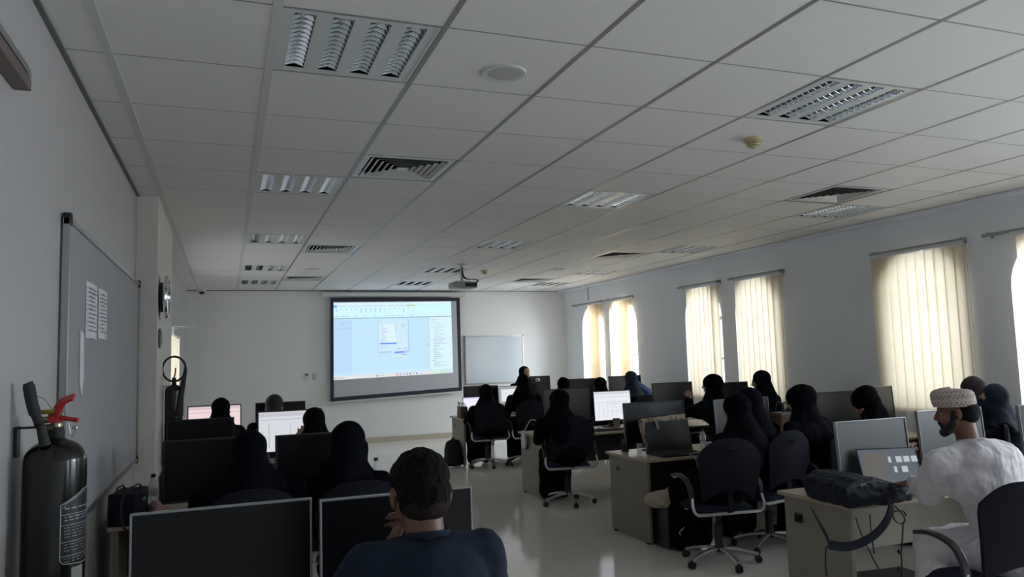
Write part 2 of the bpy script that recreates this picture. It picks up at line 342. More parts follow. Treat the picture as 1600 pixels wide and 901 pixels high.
# baseboards
bm = NB(); box(bm, ((LEFT_X+WALL_X)/2, FAR_Y-0.008, 0.055), (WALL_X-LEFT_X, 0.016, 0.11)); struct('baseboard_far', bm, M['baseboard'])
bm = NB(); box(bm, (WALL_X-0.008, (NEAR_Y+FAR_Y)/2, 0.055), (0.016, FAR_Y-NEAR_Y, 0.11)); struct('baseboard_right', bm, M['baseboard'])
bm = NB(); box(bm, (LEFT_X+0.008, (NEAR_Y+7.06)/2, 0.055), (0.016, 7.06-NEAR_Y, 0.11)); struct('baseboard_left', bm, M['baseboard'])
# plaster ledge under the ceiling on the window side, thin dark strip on the left and far walls
bm = NB(); box(bm, (WALL_X-0.07, (NEAR_Y+FAR_Y)/2, HC-0.02), (0.14, FAR_Y-NEAR_Y, 0.03)); struct('trim_1', bm, M['wall'])
bm = NB(); box(bm, (LEFT_X+0.012, (NEAR_Y+7.05)/2, HC-0.006), (0.024, 7.05-NEAR_Y, 0.012)); box(bm, ((LEFT_X+WALL_X)/2, FAR_Y-0.012, HC-0.006), (WALL_X-LEFT_X, 0.024, 0.012)); struct('trim_2', bm, M['dark_strip'])

# ---------------------------------------------------------------- ceiling grid
GX, GY = 0.7128, 0.72; CX0, CY0 = -0.5188, 2.4028
def colx(c): return CX0+GX*c
def rowy(r): return CY0+GY*r
LIGHTS = [(1, 1), (1, 5), (1, 9), (1, 13), (1, 16), (5, 1), (5, 5), (5, 9), (5, 13), (5, 16), (9, 1), (9, 5), (9, 9), (9, 13), (9, 16)]
VENTS = [(2, 4), (2, 10), (2, 15), (8, 4), (8, 10), (8, 15)]
holes = set(LIGHTS) | set(VENTS)
bm = NB(); gap = 0.012
xs = [LEFT_X-0.02]+[colx(c) for c in range(0, 11)]+[WALL_X+0.02]
r0 = -9; ysr = [NEAR_Y-.02]+[rowy(r) for r in range(r0, 19)]+[FAR_Y+0.02]
for i in range(len(xs)-1):
    for j in range(len(ysr)-1):
        c, r = i-1, j-1+r0
        if (c, r) in holes: continue
        box(bm, ((xs[i]+xs[i+1])/2, (ysr[j]+ysr[j+1])/2, HC+0.008), (xs[i+1]-xs[i]-gap, ysr[j+1]-ysr[j]-gap, 0.016))
ceil = struct('ceiling', bm, M['tile'])
bm = NB()
for c in range(2, 11): box(bm, (colx(c), (NEAR_Y+FAR_Y)/2, HC+0.001+(0.0005*(c % 2))), (0.040 if c in (0, 1) else 0.026, FAR_Y-NEAR_Y, 0.006))
for r in range(r0, 19): box(bm, ((LEFT_X+WALL_X)/2, rowy(r), HC+0.0035), (WALL_X-LEFT_X, 0.020, 0.006))
obj('grid', bm, M['tbar'], ceil)
bm = NB()
for c in (0, 1): box(bm, (colx(c), (NEAR_Y+FAR_Y)/2, HC), (0.040, FAR_Y-NEAR_Y, 0.006))
obj('wide_grid_bar', bm, M['tbar_wide'], ceil)
bm = NB(); box(bm, ((LEFT_X+WALL_X)/2, (NEAR_Y+FAR_Y)/2, HC+0.30), (WALL_X-LEFT_X+1, FAR_Y-NEAR_Y+1, 0.05)); obj('slab_above', bm, M['shade_black'], ceil)

# recessed louvre lights (switched off)
def make_light():
    t = thing('ceiling_light', 'x', 'ceiling light'); W, D = GX-0.03, GY-0.03
    sw = 0.092; n = 4; xsl = [(-0.5+(k+0.5)/n)*(W-0.04) for k in range(n)]; sl = D-0.07
    bm = NB(); cuts = [-W/2]+[v for x in xsl for v in (x-sw/2, x+sw/2)]+[W/2]
    for k in range(0, len(cuts), 2): box(bm, ((cuts[k]+cuts[k+1])/2, 0, 0.003), (cuts[k+1]-cuts[k], sl, 0.006))
    for s in (-1, 1): box(bm, (0, s*(D/2+sl/2)/2, 0.003), (W, D/2-sl/2, 0.006))
    for s in (-1, 1): box(bm, (s*(W/2-.006), 0, -0.001), (0.012, D, 0.004)); box(bm, (0, s*(D/2-.006), -0.001), (W, 0.012, 0.004))
    obj('frame', bm, M['white_metal'], t)
    bm = NB(); box(bm, (0, 0, 0.12), (W, D, 0.004))
    for s in (-1, 1): box(bm, (s*W/2, 0, 0.065), (0.004, D, 0.11)); box(bm, (0, s*D/2, 0.065), (W, 0.004, 0.11))
    obj('housing', bm, M['shade_black'], t)  # interior coloured near-black, painting the shade behind the louvres
    bmL = NB()
    for s in (-1, 1):
        pr = [(s*sw/2, 0.0), (s*sw*0.49, 0.012), (s*sw*0.45, 0.03)]
        for a, b in zip(pr, pr[1:]): quad(bmL, (a[0], -sl/2, a[1]), (a[0], sl/2, a[1]), (b[0], sl/2, b[1]), (b[0], -sl/2, b[1]))
    nb = 13
    for k in range(nb):
        y = -sl/2+sl*(k+0.5)/nb
        for s in (-1, 1):   # curved parabolic cross blade
            P = [(-sw/2, 0.001), (sw/2, 0.001), (sw*.42, .036), (-sw*.42, .036)]
            a = [(p[0], y+s*0.0015*(1), p[1]) for p in P[:2]]+[(p[0], y+s*0.009, p[1]) for p in P[2:]]
            mid0 = (0, y+s*0.004, 0.016)
            f = bmL.faces.new([bmL.verts.new(a[0]), bmL.verts.new(mid0), bmL.verts.new(a[1]), bmL.verts.new(a[2]), bmL.verts.new(a[3])])
    me0 = obj('louvre', bmL, M['louvre'], t); me0.location = (xsl[0], 0, 0.0)
    for x in xsl[1:]:
        q = me0.copy(); C.objects.link(q); q.parent = t; q.location = (x, 0, 0)
    bm = NB(); cone(bm, (0, -sl/2, 0.085), (0, sl/2, 0.085), 0.013)
    tb = obj('tube', bm, M['tube'], t, True); tb.location = (xsl[0], 0, 0)
    for x in xsl[1:]:
        q = tb.copy(); C.objects.link(q); q.parent = t; q.location = (x, 0, 0)
    return t
rowlab = {1: 'nearest the camera', 5: 'second from the camera', 9: 'third from the camera', 13: 'fourth from the camera', 16: 'last, next to the far wall'}
collab = {1: 'left row of lights', 5: 'middle row of lights', 9: 'window-side row of lights'}
L0 = None
for c, r in LIGHTS:
    lab = 'unlit four-louvre ceiling light in the %s, %s' % (collab[c], rowlab[r]); loc = (colx(c)+GX/2, rowy(r)+GY/2, HC+0.002)
    if L0 is None: L0 = make_light(); L0.location = loc; L0['label'] = lab; L0['group'] = 'recessed ceiling lights'
    else: dup(L0, loc, 0, lab, 'recessed ceiling lights')
def make_vent():
    t = thing('ceiling_vent', 'x', 'air vent'); W = GX-0.03
    bm = NB()
    def ring(bm, h0, z0, h1, z1, th=0.003):
        a = [(-h0, -h0, z0), (h0, -h0, z0), (h0, h0, z0), (-h0, h0, z0)]; b = [(-h1, -h1, z1), (h1, -h1, z1), (h1, h1, z1), (-h1, h1, z1)]
        for k in range(4): quad(bm, a[k], a[(k+1) % 4], b[(k+1) % 4], b[k]); quad(bm, Vector(a[k])+Vector((0, 0, th)), Vector(a[(k+1) % 4])+Vector((0, 0, th)), Vector(b[(k+1) % 4])+Vector((0, 0, th)), Vector(b[k])+Vector((0, 0, th)))
    ring(bm, W/2, 0.0, W/2-0.05, 0.0); ring(bm, W/2-0.05, 0, W/2-0.055, 0.03); obj('frame', bm, M['white_metal'], t)
    for k in range(6):
        h = W/2-0.075-k*0.046
        bm = NB(); ring(bm, h+0.013, -0.003, h-0.010, 0.010); obj('blade_ring', bm, M['white_metal'], t)
    bm = NB(); box(bm, (0, 0, 0.0), (0.07, 0.07, 0.004)); obj('centre_plate', bm, M['white_metal'], t)
    bm = NB(); box(bm, (0, 0, 0.14), (W, W, 0.004))
    for s in (-1, 1): box(bm, (s*W/2, 0, 0.07), (0.004, W, 0.14)); box(bm, (0, s*W/2, 0.07), (W, 0.004, 0.14))
    obj('duct_box', bm, M['shade_black'], t)  # near-black inside paints the shade between the blades
    return t
V0 = None
for c, r in VENTS:
    lab = 'square concentric-blade ceiling vent, %s, %s' % ('left side beside the lights' if c == 2 else 'window side', {4: 'nearest', 10: 'middle of three', 15: 'by the far wall'}[r]); loc = (colx(c)+GX/2, rowy(r)+GY/2, HC+0.002)
    if V0 is None: V0 = make_vent(); V0.location = loc; V0['label'] = lab; V0['group'] = 'square ceiling vents'
    else: dup(V0, loc, 0, lab, 'square ceiling vents')
S0 = thing('ceiling_speaker', 'round flat ceiling speaker beside the nearest left ceiling light', 'speaker', (1.34, 3.56, HC), 0, 'round ceiling speakers')
bm = NB(); lathe(bm, [(0.085, -0.004), (0.1, -0.010), (0.115, -0.008), (0.12, 0.0)], 40); obj('rim', bm, M['white_metal'], S0, True)
bm = NB(); lathe(bm, [(0.0, -0.007), (0.06, -0.0065), (0.09, -0.004), (0.09, 0.0)], 40); obj('grille', bm, mat('speaker_grille', (0.5, 0.5, 0.48), 0.7), S0, True)
dup(S0, (colx(2)+GX/2, rowy(13)+GY/2, HC), 0, 'small distant round ceiling speaker over the left side near the screen')
dup(S0, (colx(8)+.12, rowy(13)-.05, HC), 0, 'small distant round ceiling speaker over the window side')
D0 = thing('smoke_detector', 'ivory domed smoke detector below the middle light, nearest the camera', 'smoke detector', (3.43, 4.22, HC), 0, 'smoke detectors')
bm = NB(); lathe(bm, [(0.062, 0), (0.064, -0.02), (0.058, -0.024), (0.0, -0.024)], 32); obj('base', bm, M['ivory'], D0, True)
bm = NB(); lathe(bm, [(0.050, -0.024), (0.052, -0.036), (0.0, -0.036)], 32); lathe(bm, [(0.046, -0.042), (0.044, -0.052), (0.0, -0.052)], 32); lathe(bm, [(0.036, -0.058), (0.026, -0.068), (0.012, -0.074), (0.0, -0.075)], 32)
for k in range(10): a = k*math.pi/5; cone(bm, (.042*math.cos(a), .042*math.sin(a), -.024), (.036*math.cos(a), .036*math.sin(a), -.06), .003, n=6)
obj('sensor_cap', bm, M['ivory'], D0, True)
bm = NB(); lathe(bm, [(0.034, -0.024), (0.030, -0.06), (0, -0.06)], 24); obj('sensor_core', bm, M['shade_black'], D0, True)
dup(D0, (4.07, 12.02, HC), 0, 'distant ivory smoke detector beside the projector pole')
# ---------------------------------------------------------------- vertical blinds
def Dp(x, y, d): return EYE+ray(x, y)*d
def blind(y_far, y_near, slats, label, xw=WALL_X, sgn=-1, zt=2.735, zb=0.93, rail=None, cord=True, hooks=True):
    """slats: list of (y, angle) with angle 0 = flat against the wall plane"""
    r0, r1 = rail or (y_near, y_far); yc = (r0+r1)/2; X0 = xw+sgn*0.075
    t = thing('vertical_blind', label, 'window blind', (X0, yc, zb), 0, 'vertical blinds')
    bm = NB(); box(bm, (0, 0, zt-zb+0.02), (0.042, r1-r0, 0.034), bev=0.004); obj('head_rail', bm, M['silver'], t)
    for yy in (r0+0.05, r1-0.05):
        bm = NB(); box(bm, (-sgn*0.038, yy-yc, zt-zb+0.045), (0.075, 0.025, 0.004)); box(bm, (-sgn*0.07, yy-yc, zt-zb+0.02), (0.006, 0.03, 0.06)); obj('bracket', bm, M['silver'], t)
    bm = NB(); box(bm, (sgn*0.026, (y_near+y_far)/2-yc, zt-zb-0.004), (0.008, y_far-y_near, 0.03)); obj('white_fascia', bm, M['white_metal'], t)
    for yy, a in slats:
        bm = NB(); n = 6; w = 0.131; h = zt-zb-0.03; rows = []
        for zz in (0.0, h*0.33, h*0.66, h):
            rows.append([bm.verts.new((0.006*math.cos(math.pi*(k/n-0.5)), -w/2+w*k/n, zz)) for k in range(n+1)])
        for ra, rb in zip(rows, rows[1:]):
            for k in range(n): bm.faces.new((ra[k], ra[k+1], rb[k+1], rb[k]))
        o = obj('slat', bm, M['blind'], t, True); o.location = (0, yy-yc, 0); o.rotation_euler = (random.uniform(-.002, .002), random.uniform(-.003, .003), math.radians(a))
    if cord:
        bm = NB(); yl = r0-yc-0.01
        tube(bm, [(0.01*sgn, yl, zt-zb), (0.012*sgn, yl-0.012, (zt-zb)/2), (0.01*sgn, yl, 0.15), (0.012*sgn, yl+0.02, 0.12), (0.012*sgn, yl+0.03, 0.3), (0.012*sgn, yl+0.03, zt-zb)], 0.0022, 6)
        obj('bead_cord', bm, M['silver'], t)
    return t
def closed(y0, y1, n, a=10): return [(y0+(y1-y0)*(k+0.5)/n, a) for k in range(n)]
blind(14.36, 13.88, [(13.92+0.055*k, 74) for k in range(8)], 'cream vertical blind drawn aside on the farthest arched window', rail=(13.8, 15.2))
blind(13.48, 12.63, [(13.41-0.10*k, 12) for k in range(5)]+[(12.93-0.06*k, 62) for k in range(5)], 'part-open cream vertical blind on the second window from the far wall', rail=(12.6, 13.62))
blind(10.74, 9.90, closed(10.02, 10.74, 6, 9)+[(9.97, 35)], 'closed cream vertical blind on the third window, left of a pair in the middle', rail=(9.85, 10.98))
blind(9.42, 8.46, closed(8.60, 9.44, 7, 9)+[(8.53, 38)], 'closed cream vertical blind on the fourth window, right of a pair in the middle', rail=(8.42, 9.6))
blind(6.84, 5.62, closed(5.64, 6.84, 10, 9), 'wide closed cream vertical blind behind the man in the embroidered cap', rail=(5.62, 6.86), hooks=True)
blind(5.12, 4.10, [(5.01, 10), (4.92, 35)]+[(4.87-0.05*k, 72) for k in range(6)], 'cream vertical blind at the right edge of the picture', rail=(4.1, 5.42))  # slats beyond the frame bunched aside to admit fill light
t = blind(11.9, 10.2, closed(10.3, 11.9, 11, 20), 'beige vertical blind on the left wall beyond the round clock', LEFT_X, 1, 2.10, 0.95, rail=(10.1, 12.0), cord=False)
for k, (yy, zz) in enumerate(((10.12, 2.17), (10.6, 2.17))):
    bm = NB(); box(bm, (0.12, 0, 0), (0.25, 0.02, 0.010)); box(bm, (0.0, 0, -0.05), (0.03, 0.03, 0.1)); box(bm, (0.245, 0, 0.004), (0.012, 0.024, 0.022))
    o = obj('rail_bracket', bm, M['white_metal'], None, bev=0.002); o.location = (-0.61, yy, zz); tag(o, 'thin white rail bracket sticking out over the left blind, %s one' % ('nearer' if k == 0 else 'farther'), 'bracket', 'rail brackets on the left wall')

# ---------------------------------------------------------------- projection screen with the projected desktop
YS = FAR_Y-0.10
t = thing('projection_screen', 'large pull-down projection screen with a black border showing a computer desktop', 'projection screen', (3.34, YS, 0.9))
L = lambda x, z, dy=0.0: Vector((x-3.34, dy, z-0.9))
bm = NB(); box(bm, L(3.34, 3.055, 0.0), (3.04, 0.09, 0.085), bev=0.012); obj('roller_case', bm, M['white_plastic'], t)
bm = NB(); SC = [(1.965, 0.885), (4.735, 0.985), (4.735, 2.985), (1.985, 2.985)]
prism(bm, [L(*p, 0.004) for p in SC], (0, -0.008, 0)); obj('black_border', bm, mat('screen_border', (0.02, 0.025, 0.04), 0.7), t)
IN = [(2.035, 0.965), (4.665, 1.06), (4.655, 2.915), (2.045, 2.905)]
bm = NB(); prism(bm, [L(*p, -0.004) for p in IN], (0, -0.003, 0)); obj('fabric', bm, mat('screen_fabric', (0.50, 0.52, 0.56), 0.8), t)
bm = NB(); tube(bm, [L(1.92, 0.862), L(4.76, 0.965)], 0.016); obj('weight_bar', bm, M['white_plastic'], t)
em = {k: mat('projected_'+k, (0.0, 0.0, 0.0), 1.0, spec=0, emit=c, estr=0.445) for k, c in dict(base=(0.50, 0.73, 0.93), pane=(0.56, 0.76, 0.93), white=(0.66, 0.82, 0.95), left=(0.46, 0.66, 0.88), top=(0.60, 0.86, 0.96), grey=(0.30, 0.40, 0.48), line=(0.38, 0.53, 0.66), blue=(0.13, 0.25, 0.75), lilac=(0.42, 0.5, 0.85), green=(0.40, 0.62, 0.33), sky=(0.14, 0.40, 0.80), warm=(0.70, 0.72, 0.72), red=(0.65, 0.25, 0.2), orange=(0.75, 0.45, 0.25), lime=(0.60, 0.80, 0.62), shade=(0.42, 0.58, 0.74)).items()}
keys = list(em); IM = [(2.035, 1.315), (4.545, 1.375), (4.535, 2.905), (2.045, 2.885)]
def uvp(u, v, k=0):
    a, b, c, d = [Vector(p) for p in IM]; p = a.lerp(b, u).lerp(d.lerp(c, u), v); return L(p.x, p.y, -0.0085-0.0006*k)
def pq(bm, u0, v0, u1, v1, key, k=1): quad(bm, uvp(u0, v0, k), uvp(u1, v0, k), uvp(u1, v1, k), uvp(u0, v1, k), keys.index(key))
def build_ui(bm):
    random.seed(3)
    pq(bm, 0, 0, 1, 1, 'base', 0)
    pq(bm, 0, 0.96, 1, 1, 'white'); pq(bm, 0, 0.80, 1, 0.96, 'top'); pq(bm, 0, 0.05, 0.145, 0.775, 'left'); pq(bm, 0.80, 0.06, 1, 0.785, 'white'); pq(bm, 0, 0.0, 1, 0.045, 'warm')
    pq(bm, 0, 0.785, 1, 0.795, 'grey'); pq(bm, 0, 0.96, 1, 0.963, 'line'); pq(bm, 0.0, 0.935, 0.028, 0.965, 'sky', 2); pq(bm, 0.61, 0.945, 0.685, 0.962, 'green', 2)
    u = 0.04
    while u < 0.60:
        w = random.uniform(0.025, 0.05); pq(bm, u, 0.948, u+w*0.8, 0.953, 'grey', 2); u += w
    for u in (0.01, .06, .1, .17, .24, .33, .42, .47, .52, .56, .63): pq(bm, u, 0.815, u+random.uniform(.02, .035), 0.821, 'grey', 2)
    for k in range(16): u = .02+.04*k; pq(bm, u, 0.85+random.uniform(0, .06), u+.008, 0.862+random.uniform(.06, .065), 'shade', 2)
    pq(bm, 0.145, 0.05, 0.1475, 0.775, 'shade', 2); pq(bm, 0.798, 0.06, 0.8, 0.785, 'grey', 2); pq(bm, 0.79, 0.40, 0.797, 0.425, 'grey', 3)
    pq(bm, 0.0, 0.055, 0.80, 0.085, 'pane'); pq(bm, 0.82, 0.0, 0.93, 0.045, 'lime', 2)
    for a, b, c in ((0.045, 0.735, 0.13), (0.045, 0.715, 0.09), (0.01, 0.655, 0.06), (0.08, 0.66, 0.135)): pq(bm, a, b, c, b+0.004, 'grey', 2)
    # centre dialog and the little window below it
    pq(bm, 0.365, 0.32, 0.625, 0.76, 'shade', 1.5); pq(bm, 0.368, 0.34, 0.615, 0.765, 'pane', 2); pq(bm, 0.382, 0.44, 0.512, 0.71, 'white', 3); pq(bm, 0.51, 0.58, 0.513, 0.71, 'grey', 4)
    pq(bm, 0.38, 0.715, 0.515, 0.718, 'grey', 4); pq(bm, 0.375, 0.745, 0.39, 0.75, 'grey', 4)
    for k in range(13):
        v = 0.685-0.019*k; w = random.choice((.03, .05, .06, .04, .02)); pq(bm, 0.387, v, 0.387+w, v+0.005, 'grey', 4)
    pq(bm, 0.38, 0.435, 0.518, 0.452, 'blue', 5); pq(bm, 0.385, 0.395, 0.44, 0.4, 'grey', 4)
    for a, b in ((0.56, .69), (0.56, .66), (0.52, 0.365), (0.58, 0.365)): pq(bm, a, b, a+0.028, b+0.007, 'grey', 4)
    pq(bm, 0.475, 0.245, 0.595, 0.338, 'pane', 2); pq(bm, 0.495, 0.30, 0.592, 0.333, 'lilac', 3); pq(bm, 0.505, 0.315, 0.58, 0.33, 'blue', 4); pq(bm, 0.475, 0.243, 0.575, 0.246, 'grey', 4); pq(bm, 0.56, 0.285, 0.592, 0.290, 'blue', 4)
    # tree list on the right
    for k in range(26):
        v = 0.745-0.0255*k; ind = 0.815+(0.0 if k in (0, 1, 4, 11, 22) else 0.03 if k in (5, 6, 7, 8, 9) else 0.02); w = random.uniform(0.03, 0.12)
        pq(bm, ind, v, min(0.985, ind+w), v+0.005, 'grey' if k != 3 else 'line', 2)
    pq(bm, 0.842, 0.10, 0.8435, 0.62, 'line', 2)
    for k in range(11): pq(bm, 0.18+0.02*k, 0.066, 0.19+0.02*k, 0.074, 'line', 2)
    for k, c in enumerate(('red', 'blue', 'orange', 'sky', 'blue', 'orange', 'blue')): pq(bm, 0.51+0.028*k, 0.012, 0.522+0.028*k, 0.034, c, 2)
    pq(bm, 0.345, 0.01, 0.36, 0.033, 'sky', 2); pq(bm, 0.365, 0.018, 0.41, 0.024, 'line', 2); pq(bm, 0.008, 0.012, 0.022, 0.03, 'red', 2); pq(bm, 0.028, 0.018, 0.085, 0.026, 'grey', 2)
    for k in range(5): pq(bm, 0.885+0.022*k, 0.015, 0.897+0.022*k, 0.028, 'line', 3)
bm = NB(); build_ui(bm); obj('projected_image', bm, [em[k] for k in keys], t)

# ---------------------------------------------------------------- whiteboard, notice board, wall fittings
t = thing('whiteboard', 'white magnetic board on the far wall right of the projection screen', 'whiteboard', (5.53, FAR_Y-0.02, 1.12))
bm = NB(); box(bm, (0, 0, 0.51), (1.33, 0.015, 1.0)); obj('writing_surface', bm, M['whiteboard'], t)
bm = NB()
for s in (-1, 1): box(bm, (s*0.67, -0.004, 0.51), (0.022, 0.026, 1.03))
for z in (0.0, 1.02): box(bm, (0, -0.004, z), (1.36, 0.026, 0.022))
obj('frame', bm, M['alu'], t)
bm = NB(); box(bm, (-0.35, -0.04, -0.004), (0.5, 0.06, 0.012)); obj('pen_tray', bm, M['alu'], t)
for s in (-1, 1):
    for z in (0, 1.02): bm = NB(); box(bm, (s*.67, -.006, z), (.04, .032, .04), bev=.006); obj('corner_cap', bm, M['silver'], t)
t = thing('notice_board', 'grey felt notice board in an aluminium frame on the left wall', 'notice board', (LEFT_X+0.02, 5.5, 0.93))
bm = NB(); box(bm, (0, 0, 0.725), (0.018, 2.98, 1.42)); obj('felt', bm, M['grey_board'], t)
for nm, c, s in (('frame_rail', (0.004, 0, 0.0), (0.028, 3.04, 0.026)), ('frame_rail', (0.004, 0, 1.45), (0.028, 3.04, 0.026)), ('frame_rail', (0.004, -1.52, 0.725), (0.028, 0.03, 1.46)), ('frame_rail', (0.004, 1.52, 0.725), (0.028, 0.026, 1.46))):
    bm = NB(); box(bm, c, s); obj(nm, bm, M['alu'], t)
for y in (-1.51, 1.51):
    for z in (0, 1.45): bm = NB(); box(bm, (0.005, y, z), (0.036, 0.05, 0.06), bev=0.006); obj('corner_cap', bm, M['black'], t)
for k, (y, z, w, h, lab) in enumerate(((4.66, 1.995, 0.36, 0.30, 'left printed sheet pinned high on the notice board'), (5.06, 2.00, 0.33, 0.29, 'right printed sheet pinned beside another on the notice board'))):
    bm = NB(); n = 5; top = []
    for j in range(n+1): u = j/n-0.5; top.append((0.004+0.004*math.cos(u*5), u*w))
    for a, b in zip(top, top[1:]): quad(bm, (a[0], a[1], -h/2), (b[0], b[1], -h/2), (b[0]*.6, b[1], h/2), (a[0]*.6, a[1], h/2))
    o = obj('pinned_paper', bm, M['paper'], None, True); o.location = (LEFT_X+0.031, y, z); tag(o, lab, 'paper sheet', 'sheets on the notice board')
    bm = NB(); rr = random.Random(k)
    for j in range(11):
        zz = h*0.38-j*h*0.075; l = rr.uniform(0.4, 0.8)*w
        quad(bm, (0.012, -w*.4, zz), (0.012, -w*.4+l, zz), (0.012, -w*.4+l, zz+.006), (0.012, -w*.4, zz+.006))
    obj('printed_lines', bm, M['ink'], o)
bm = NB(); prism(bm, [(0, -0.10, .14), (0, 0.0, .12), (0, 0.02, -0.10), (0, -0.03, -0.2), (0, -0.09, -0.13)], (0.004, 0, 0)); o = obj('torn_paper', bm, M['paper']); o.location = (LEFT_X+0.031, 4.42, 1.74); tag(o, 'narrow torn paper strip pinned below the printed sheets', 'paper sheet', 'sheets on the notice board')
# wall plates
t = thing('thermostat', 'small white thermostat left of the projection screen', 'thermostat', (1.515, FAR_Y-0.012, 1.33)); bm = NB(); box(bm, (0, 0, 0.07), (0.085, 0.024, 0.15), bev=0.008); obj('housing', bm, M['white_plastic'], t); bm = NB(); box(bm, (0, -0.013, 0.112), (0.05, 0.004, 0.035)); obj('display', bm, M['black'], t)
bm = NB(); box(bm, (0, 0, 0), (0.075, 0.012, 0.12), bev=0.005); o = obj('wall_switch', bm, mat('grey_switch', (.42, .42, .42), .4)); o.location = (1.66, FAR_Y-0.006, 1.40); tag(o, 'flat grey wall switch plate beside the small white thermostat', 'switch'); bm = NB(); box(bm, (0, -0.008, 0), (0.03, 0.006, 0.05)); obj('rocker', bm, M['white_plastic'], o)
bm = NB(); cone(bm, (WALL_X-0.008, 14.53, 2.83), (WALL_X-0.008, 14.53, 3.11), 0.011, n=8); o = obj('conduit', bm, M['silver']); tag(o, 'short grey conduit running up the window wall above the farthest blind', 'conduit')
t = thing('clock', 'round wall clock with a thick chrome rim seen nearly edge-on', 'clock', (-0.545, 7.27, 2.29))
ry = Matrix.Rotation(math.radians(90), 4, 'Y')
bm = NB(); lathe(bm, [(0.13, 0.0), (0.13, 0.035), (0.0, 0.035)], 40, ry); obj('case', bm, M['black'], t, True)
bm = NB(); lathe(bm, [(0.150, 0.03), (0.185, 0.035), (0.192, 0.05), (0.182, 0.068), (0.158, 0.072), (0.150, 0.06)], 48, ry); obj('rim', bm, M['chrome'], t, True)
bm = NB(); lathe(bm, [(0.0, 0.052), (0.152, 0.052), (0.152, 0.03)], 40, ry); obj('dial', bm, M['white_plastic'], t, True)
bm = NB(); box(bm, (0.056, 0.03, 0.0), (0.003, 0.09, 0.010)); box(bm, (0.058, 0.0, 0.045), (0.003, 0.008, 0.11)); obj('hand', bm, M['black'], t)
bm = NB(); lathe(bm, [(0.0, 0.0), (0.085, 0.0), (0.085, 0.012), (0.06, 0.02), (0.0, 0.022)], 32, ry); o = obj('wall_plate', bm, mat('dark_bronze', (0.12, 0.10, 0.10), 0.5), None, True); o.location = (-0.547, 7.24, 1.93); tag(o, 'small dark round plate on the pillar under the chrome clock', 'wall plate')
bm = NB(); box(bm, (0, 0, 0.035), (0.05, 0.7, 0.028), bev=0.003); o0 = obj('upper_rail', bm, M['alu']); t = thing('door_closer', 'metal double-bar fitting high on the left wall at the picture edge', 'door fitting', (LEFT_X+0.03, 2.74, 2.72)); o0.parent = t
bm = NB(); box(bm, (0.0, 0, -0.012), (0.055, 0.7, 0.045), bev=0.004); obj('lower_body', bm, mat('brown_steel', (.16, .13, .12), .5, .3), t)
bm = NB(); box(bm, (0.0, 0.325, 0.012), (0.06, 0.03, 0.03), bev=0.006); obj('end_cap', bm, M['silver'], t)
t = thing('dome_camera', 'small white dome camera on the ceiling at the far left corner', 'security camera', (-0.44, 15.55, HC)); bm = NB(); lathe(bm, [(0.075, 0), (0.078, -0.03), (0.06, -0.05), (0, -0.05)], 28); obj('base', bm, M['white_plastic'], t, True)
bm = NB(); lathe(bm, [(0.055, -0.05), (0.052, -0.075), (0.035, -0.098), (0.0, -0.108)], 28); obj('dome', bm, M['black'], t, True)

# ---------------------------------------------------------------- ceiling projector
P = Y(723, 446, 11.25)
t = thing('projector', 'ceiling-mounted projector on a grey pole pointing at the screen', 'projector', (P.x, P.y, P.z))
bm = NB(); box(bm, (0, 0, 0), (0.40, 0.30, 0.10), bev=0.035); o = obj('housing', bm, mat('projector_grey', (0.34, 0.34, 0.36), 0.4), t, True)
bm = NB(); lathe(bm, [(0.0, 0.0), (0.045, 0.0), (0.045, 0.05), (0.03, 0.055), (0, 0.05)], 24, Matrix.Translation((-0.1, 0.14, 0)) @ Matrix.Rotation(math.radians(-90), 4, 'X')); obj('lens', bm, M['blackgloss'], t, True)
bm = NB(); box(bm, (0.09, -0.151, 0.0), (0.19, 0.006, 0.055)); obj('socket_panel', bm, M['black'], t)
bm = NB(); box(bm, (0, 0, 0.063), (0.24, 0.14, 0.012))
for sx in (-1, 1): cone(bm, (sx*.1, 0, .05), (sx*.1, 0, .075), .008)
obj('mount_plate', bm, M['alu'], t)
bm = NB(); cone(bm, (-0.01, 0, 0.06), (-0.01, 0, HC-P.z), 0.024, n=20); cone(bm, (-.01, 0, HC-P.z-0.02), (-.01, 0, HC-P.z), 0.07, n=24); obj('pole', bm, M['alu'], t, True)
for k in range(3):
    bm = NB(); tube(bm, spline([(-0.01, -0.03, HC-P.z-0.05), (-0.012+0.01*k, -0.032, 0.16), (0.03+.02*k, -0.05, 0.10), (0.12+.03*k, -0.12, 0.085), (0.20, -0.17, 0.07-.01*k), (0.13, -0.165, 0.0)], 6), 0.006, 6); obj('cable', bm, M['black'], t, True)

# ---------------------------------------------------------------- fire extinguishers
def extinguisher(cx, cy, ztop, R, label, near=True):
    t = thing('fire_extinguisher', label, 'fire extinguisher', (cx, cy, ztop-0.72)); H = 0.72
    bm = NB(); lathe(bm, [(0, 0), (R*.92, 0), (R, 0.02), (R, H-R*0.95)]+[(R*math.cos(a), H-R*0.95+R*0.78*math.sin(a)) for a in (0.25, 0.5, 0.75, 1.0, 1.2)]+[(R*0.25, H-0.012), (0, H-0.012)], 48); obj('cylinder', bm, M['blackgloss'], t, True)
    return t, H
ED = 2.78; ec = Dp(85, 780, ED); et = Dp(88, 686, ED).z; ER = 44*ED/1181
t, H = extinguisher(ec.x, ec.y, et+0.02, ER, 'large black fire extinguisher with a red lever hanging on the left wall, foreground')
base = Vector((ec.x, ec.y, et+0.02-0.72))
def lp(x, y, d=2.78): return Dp(x, y, d)-base
bm = NB(); nt_ = lp(91, 688); lathe(bm, [(0.028, 0), (0.030, 0.03), (0.024, 0.055), (0, 0.055)], 20, Matrix.Translation((0, 0, H-0.03))); obj('neck_collar', bm, M['rubber'], t, True)
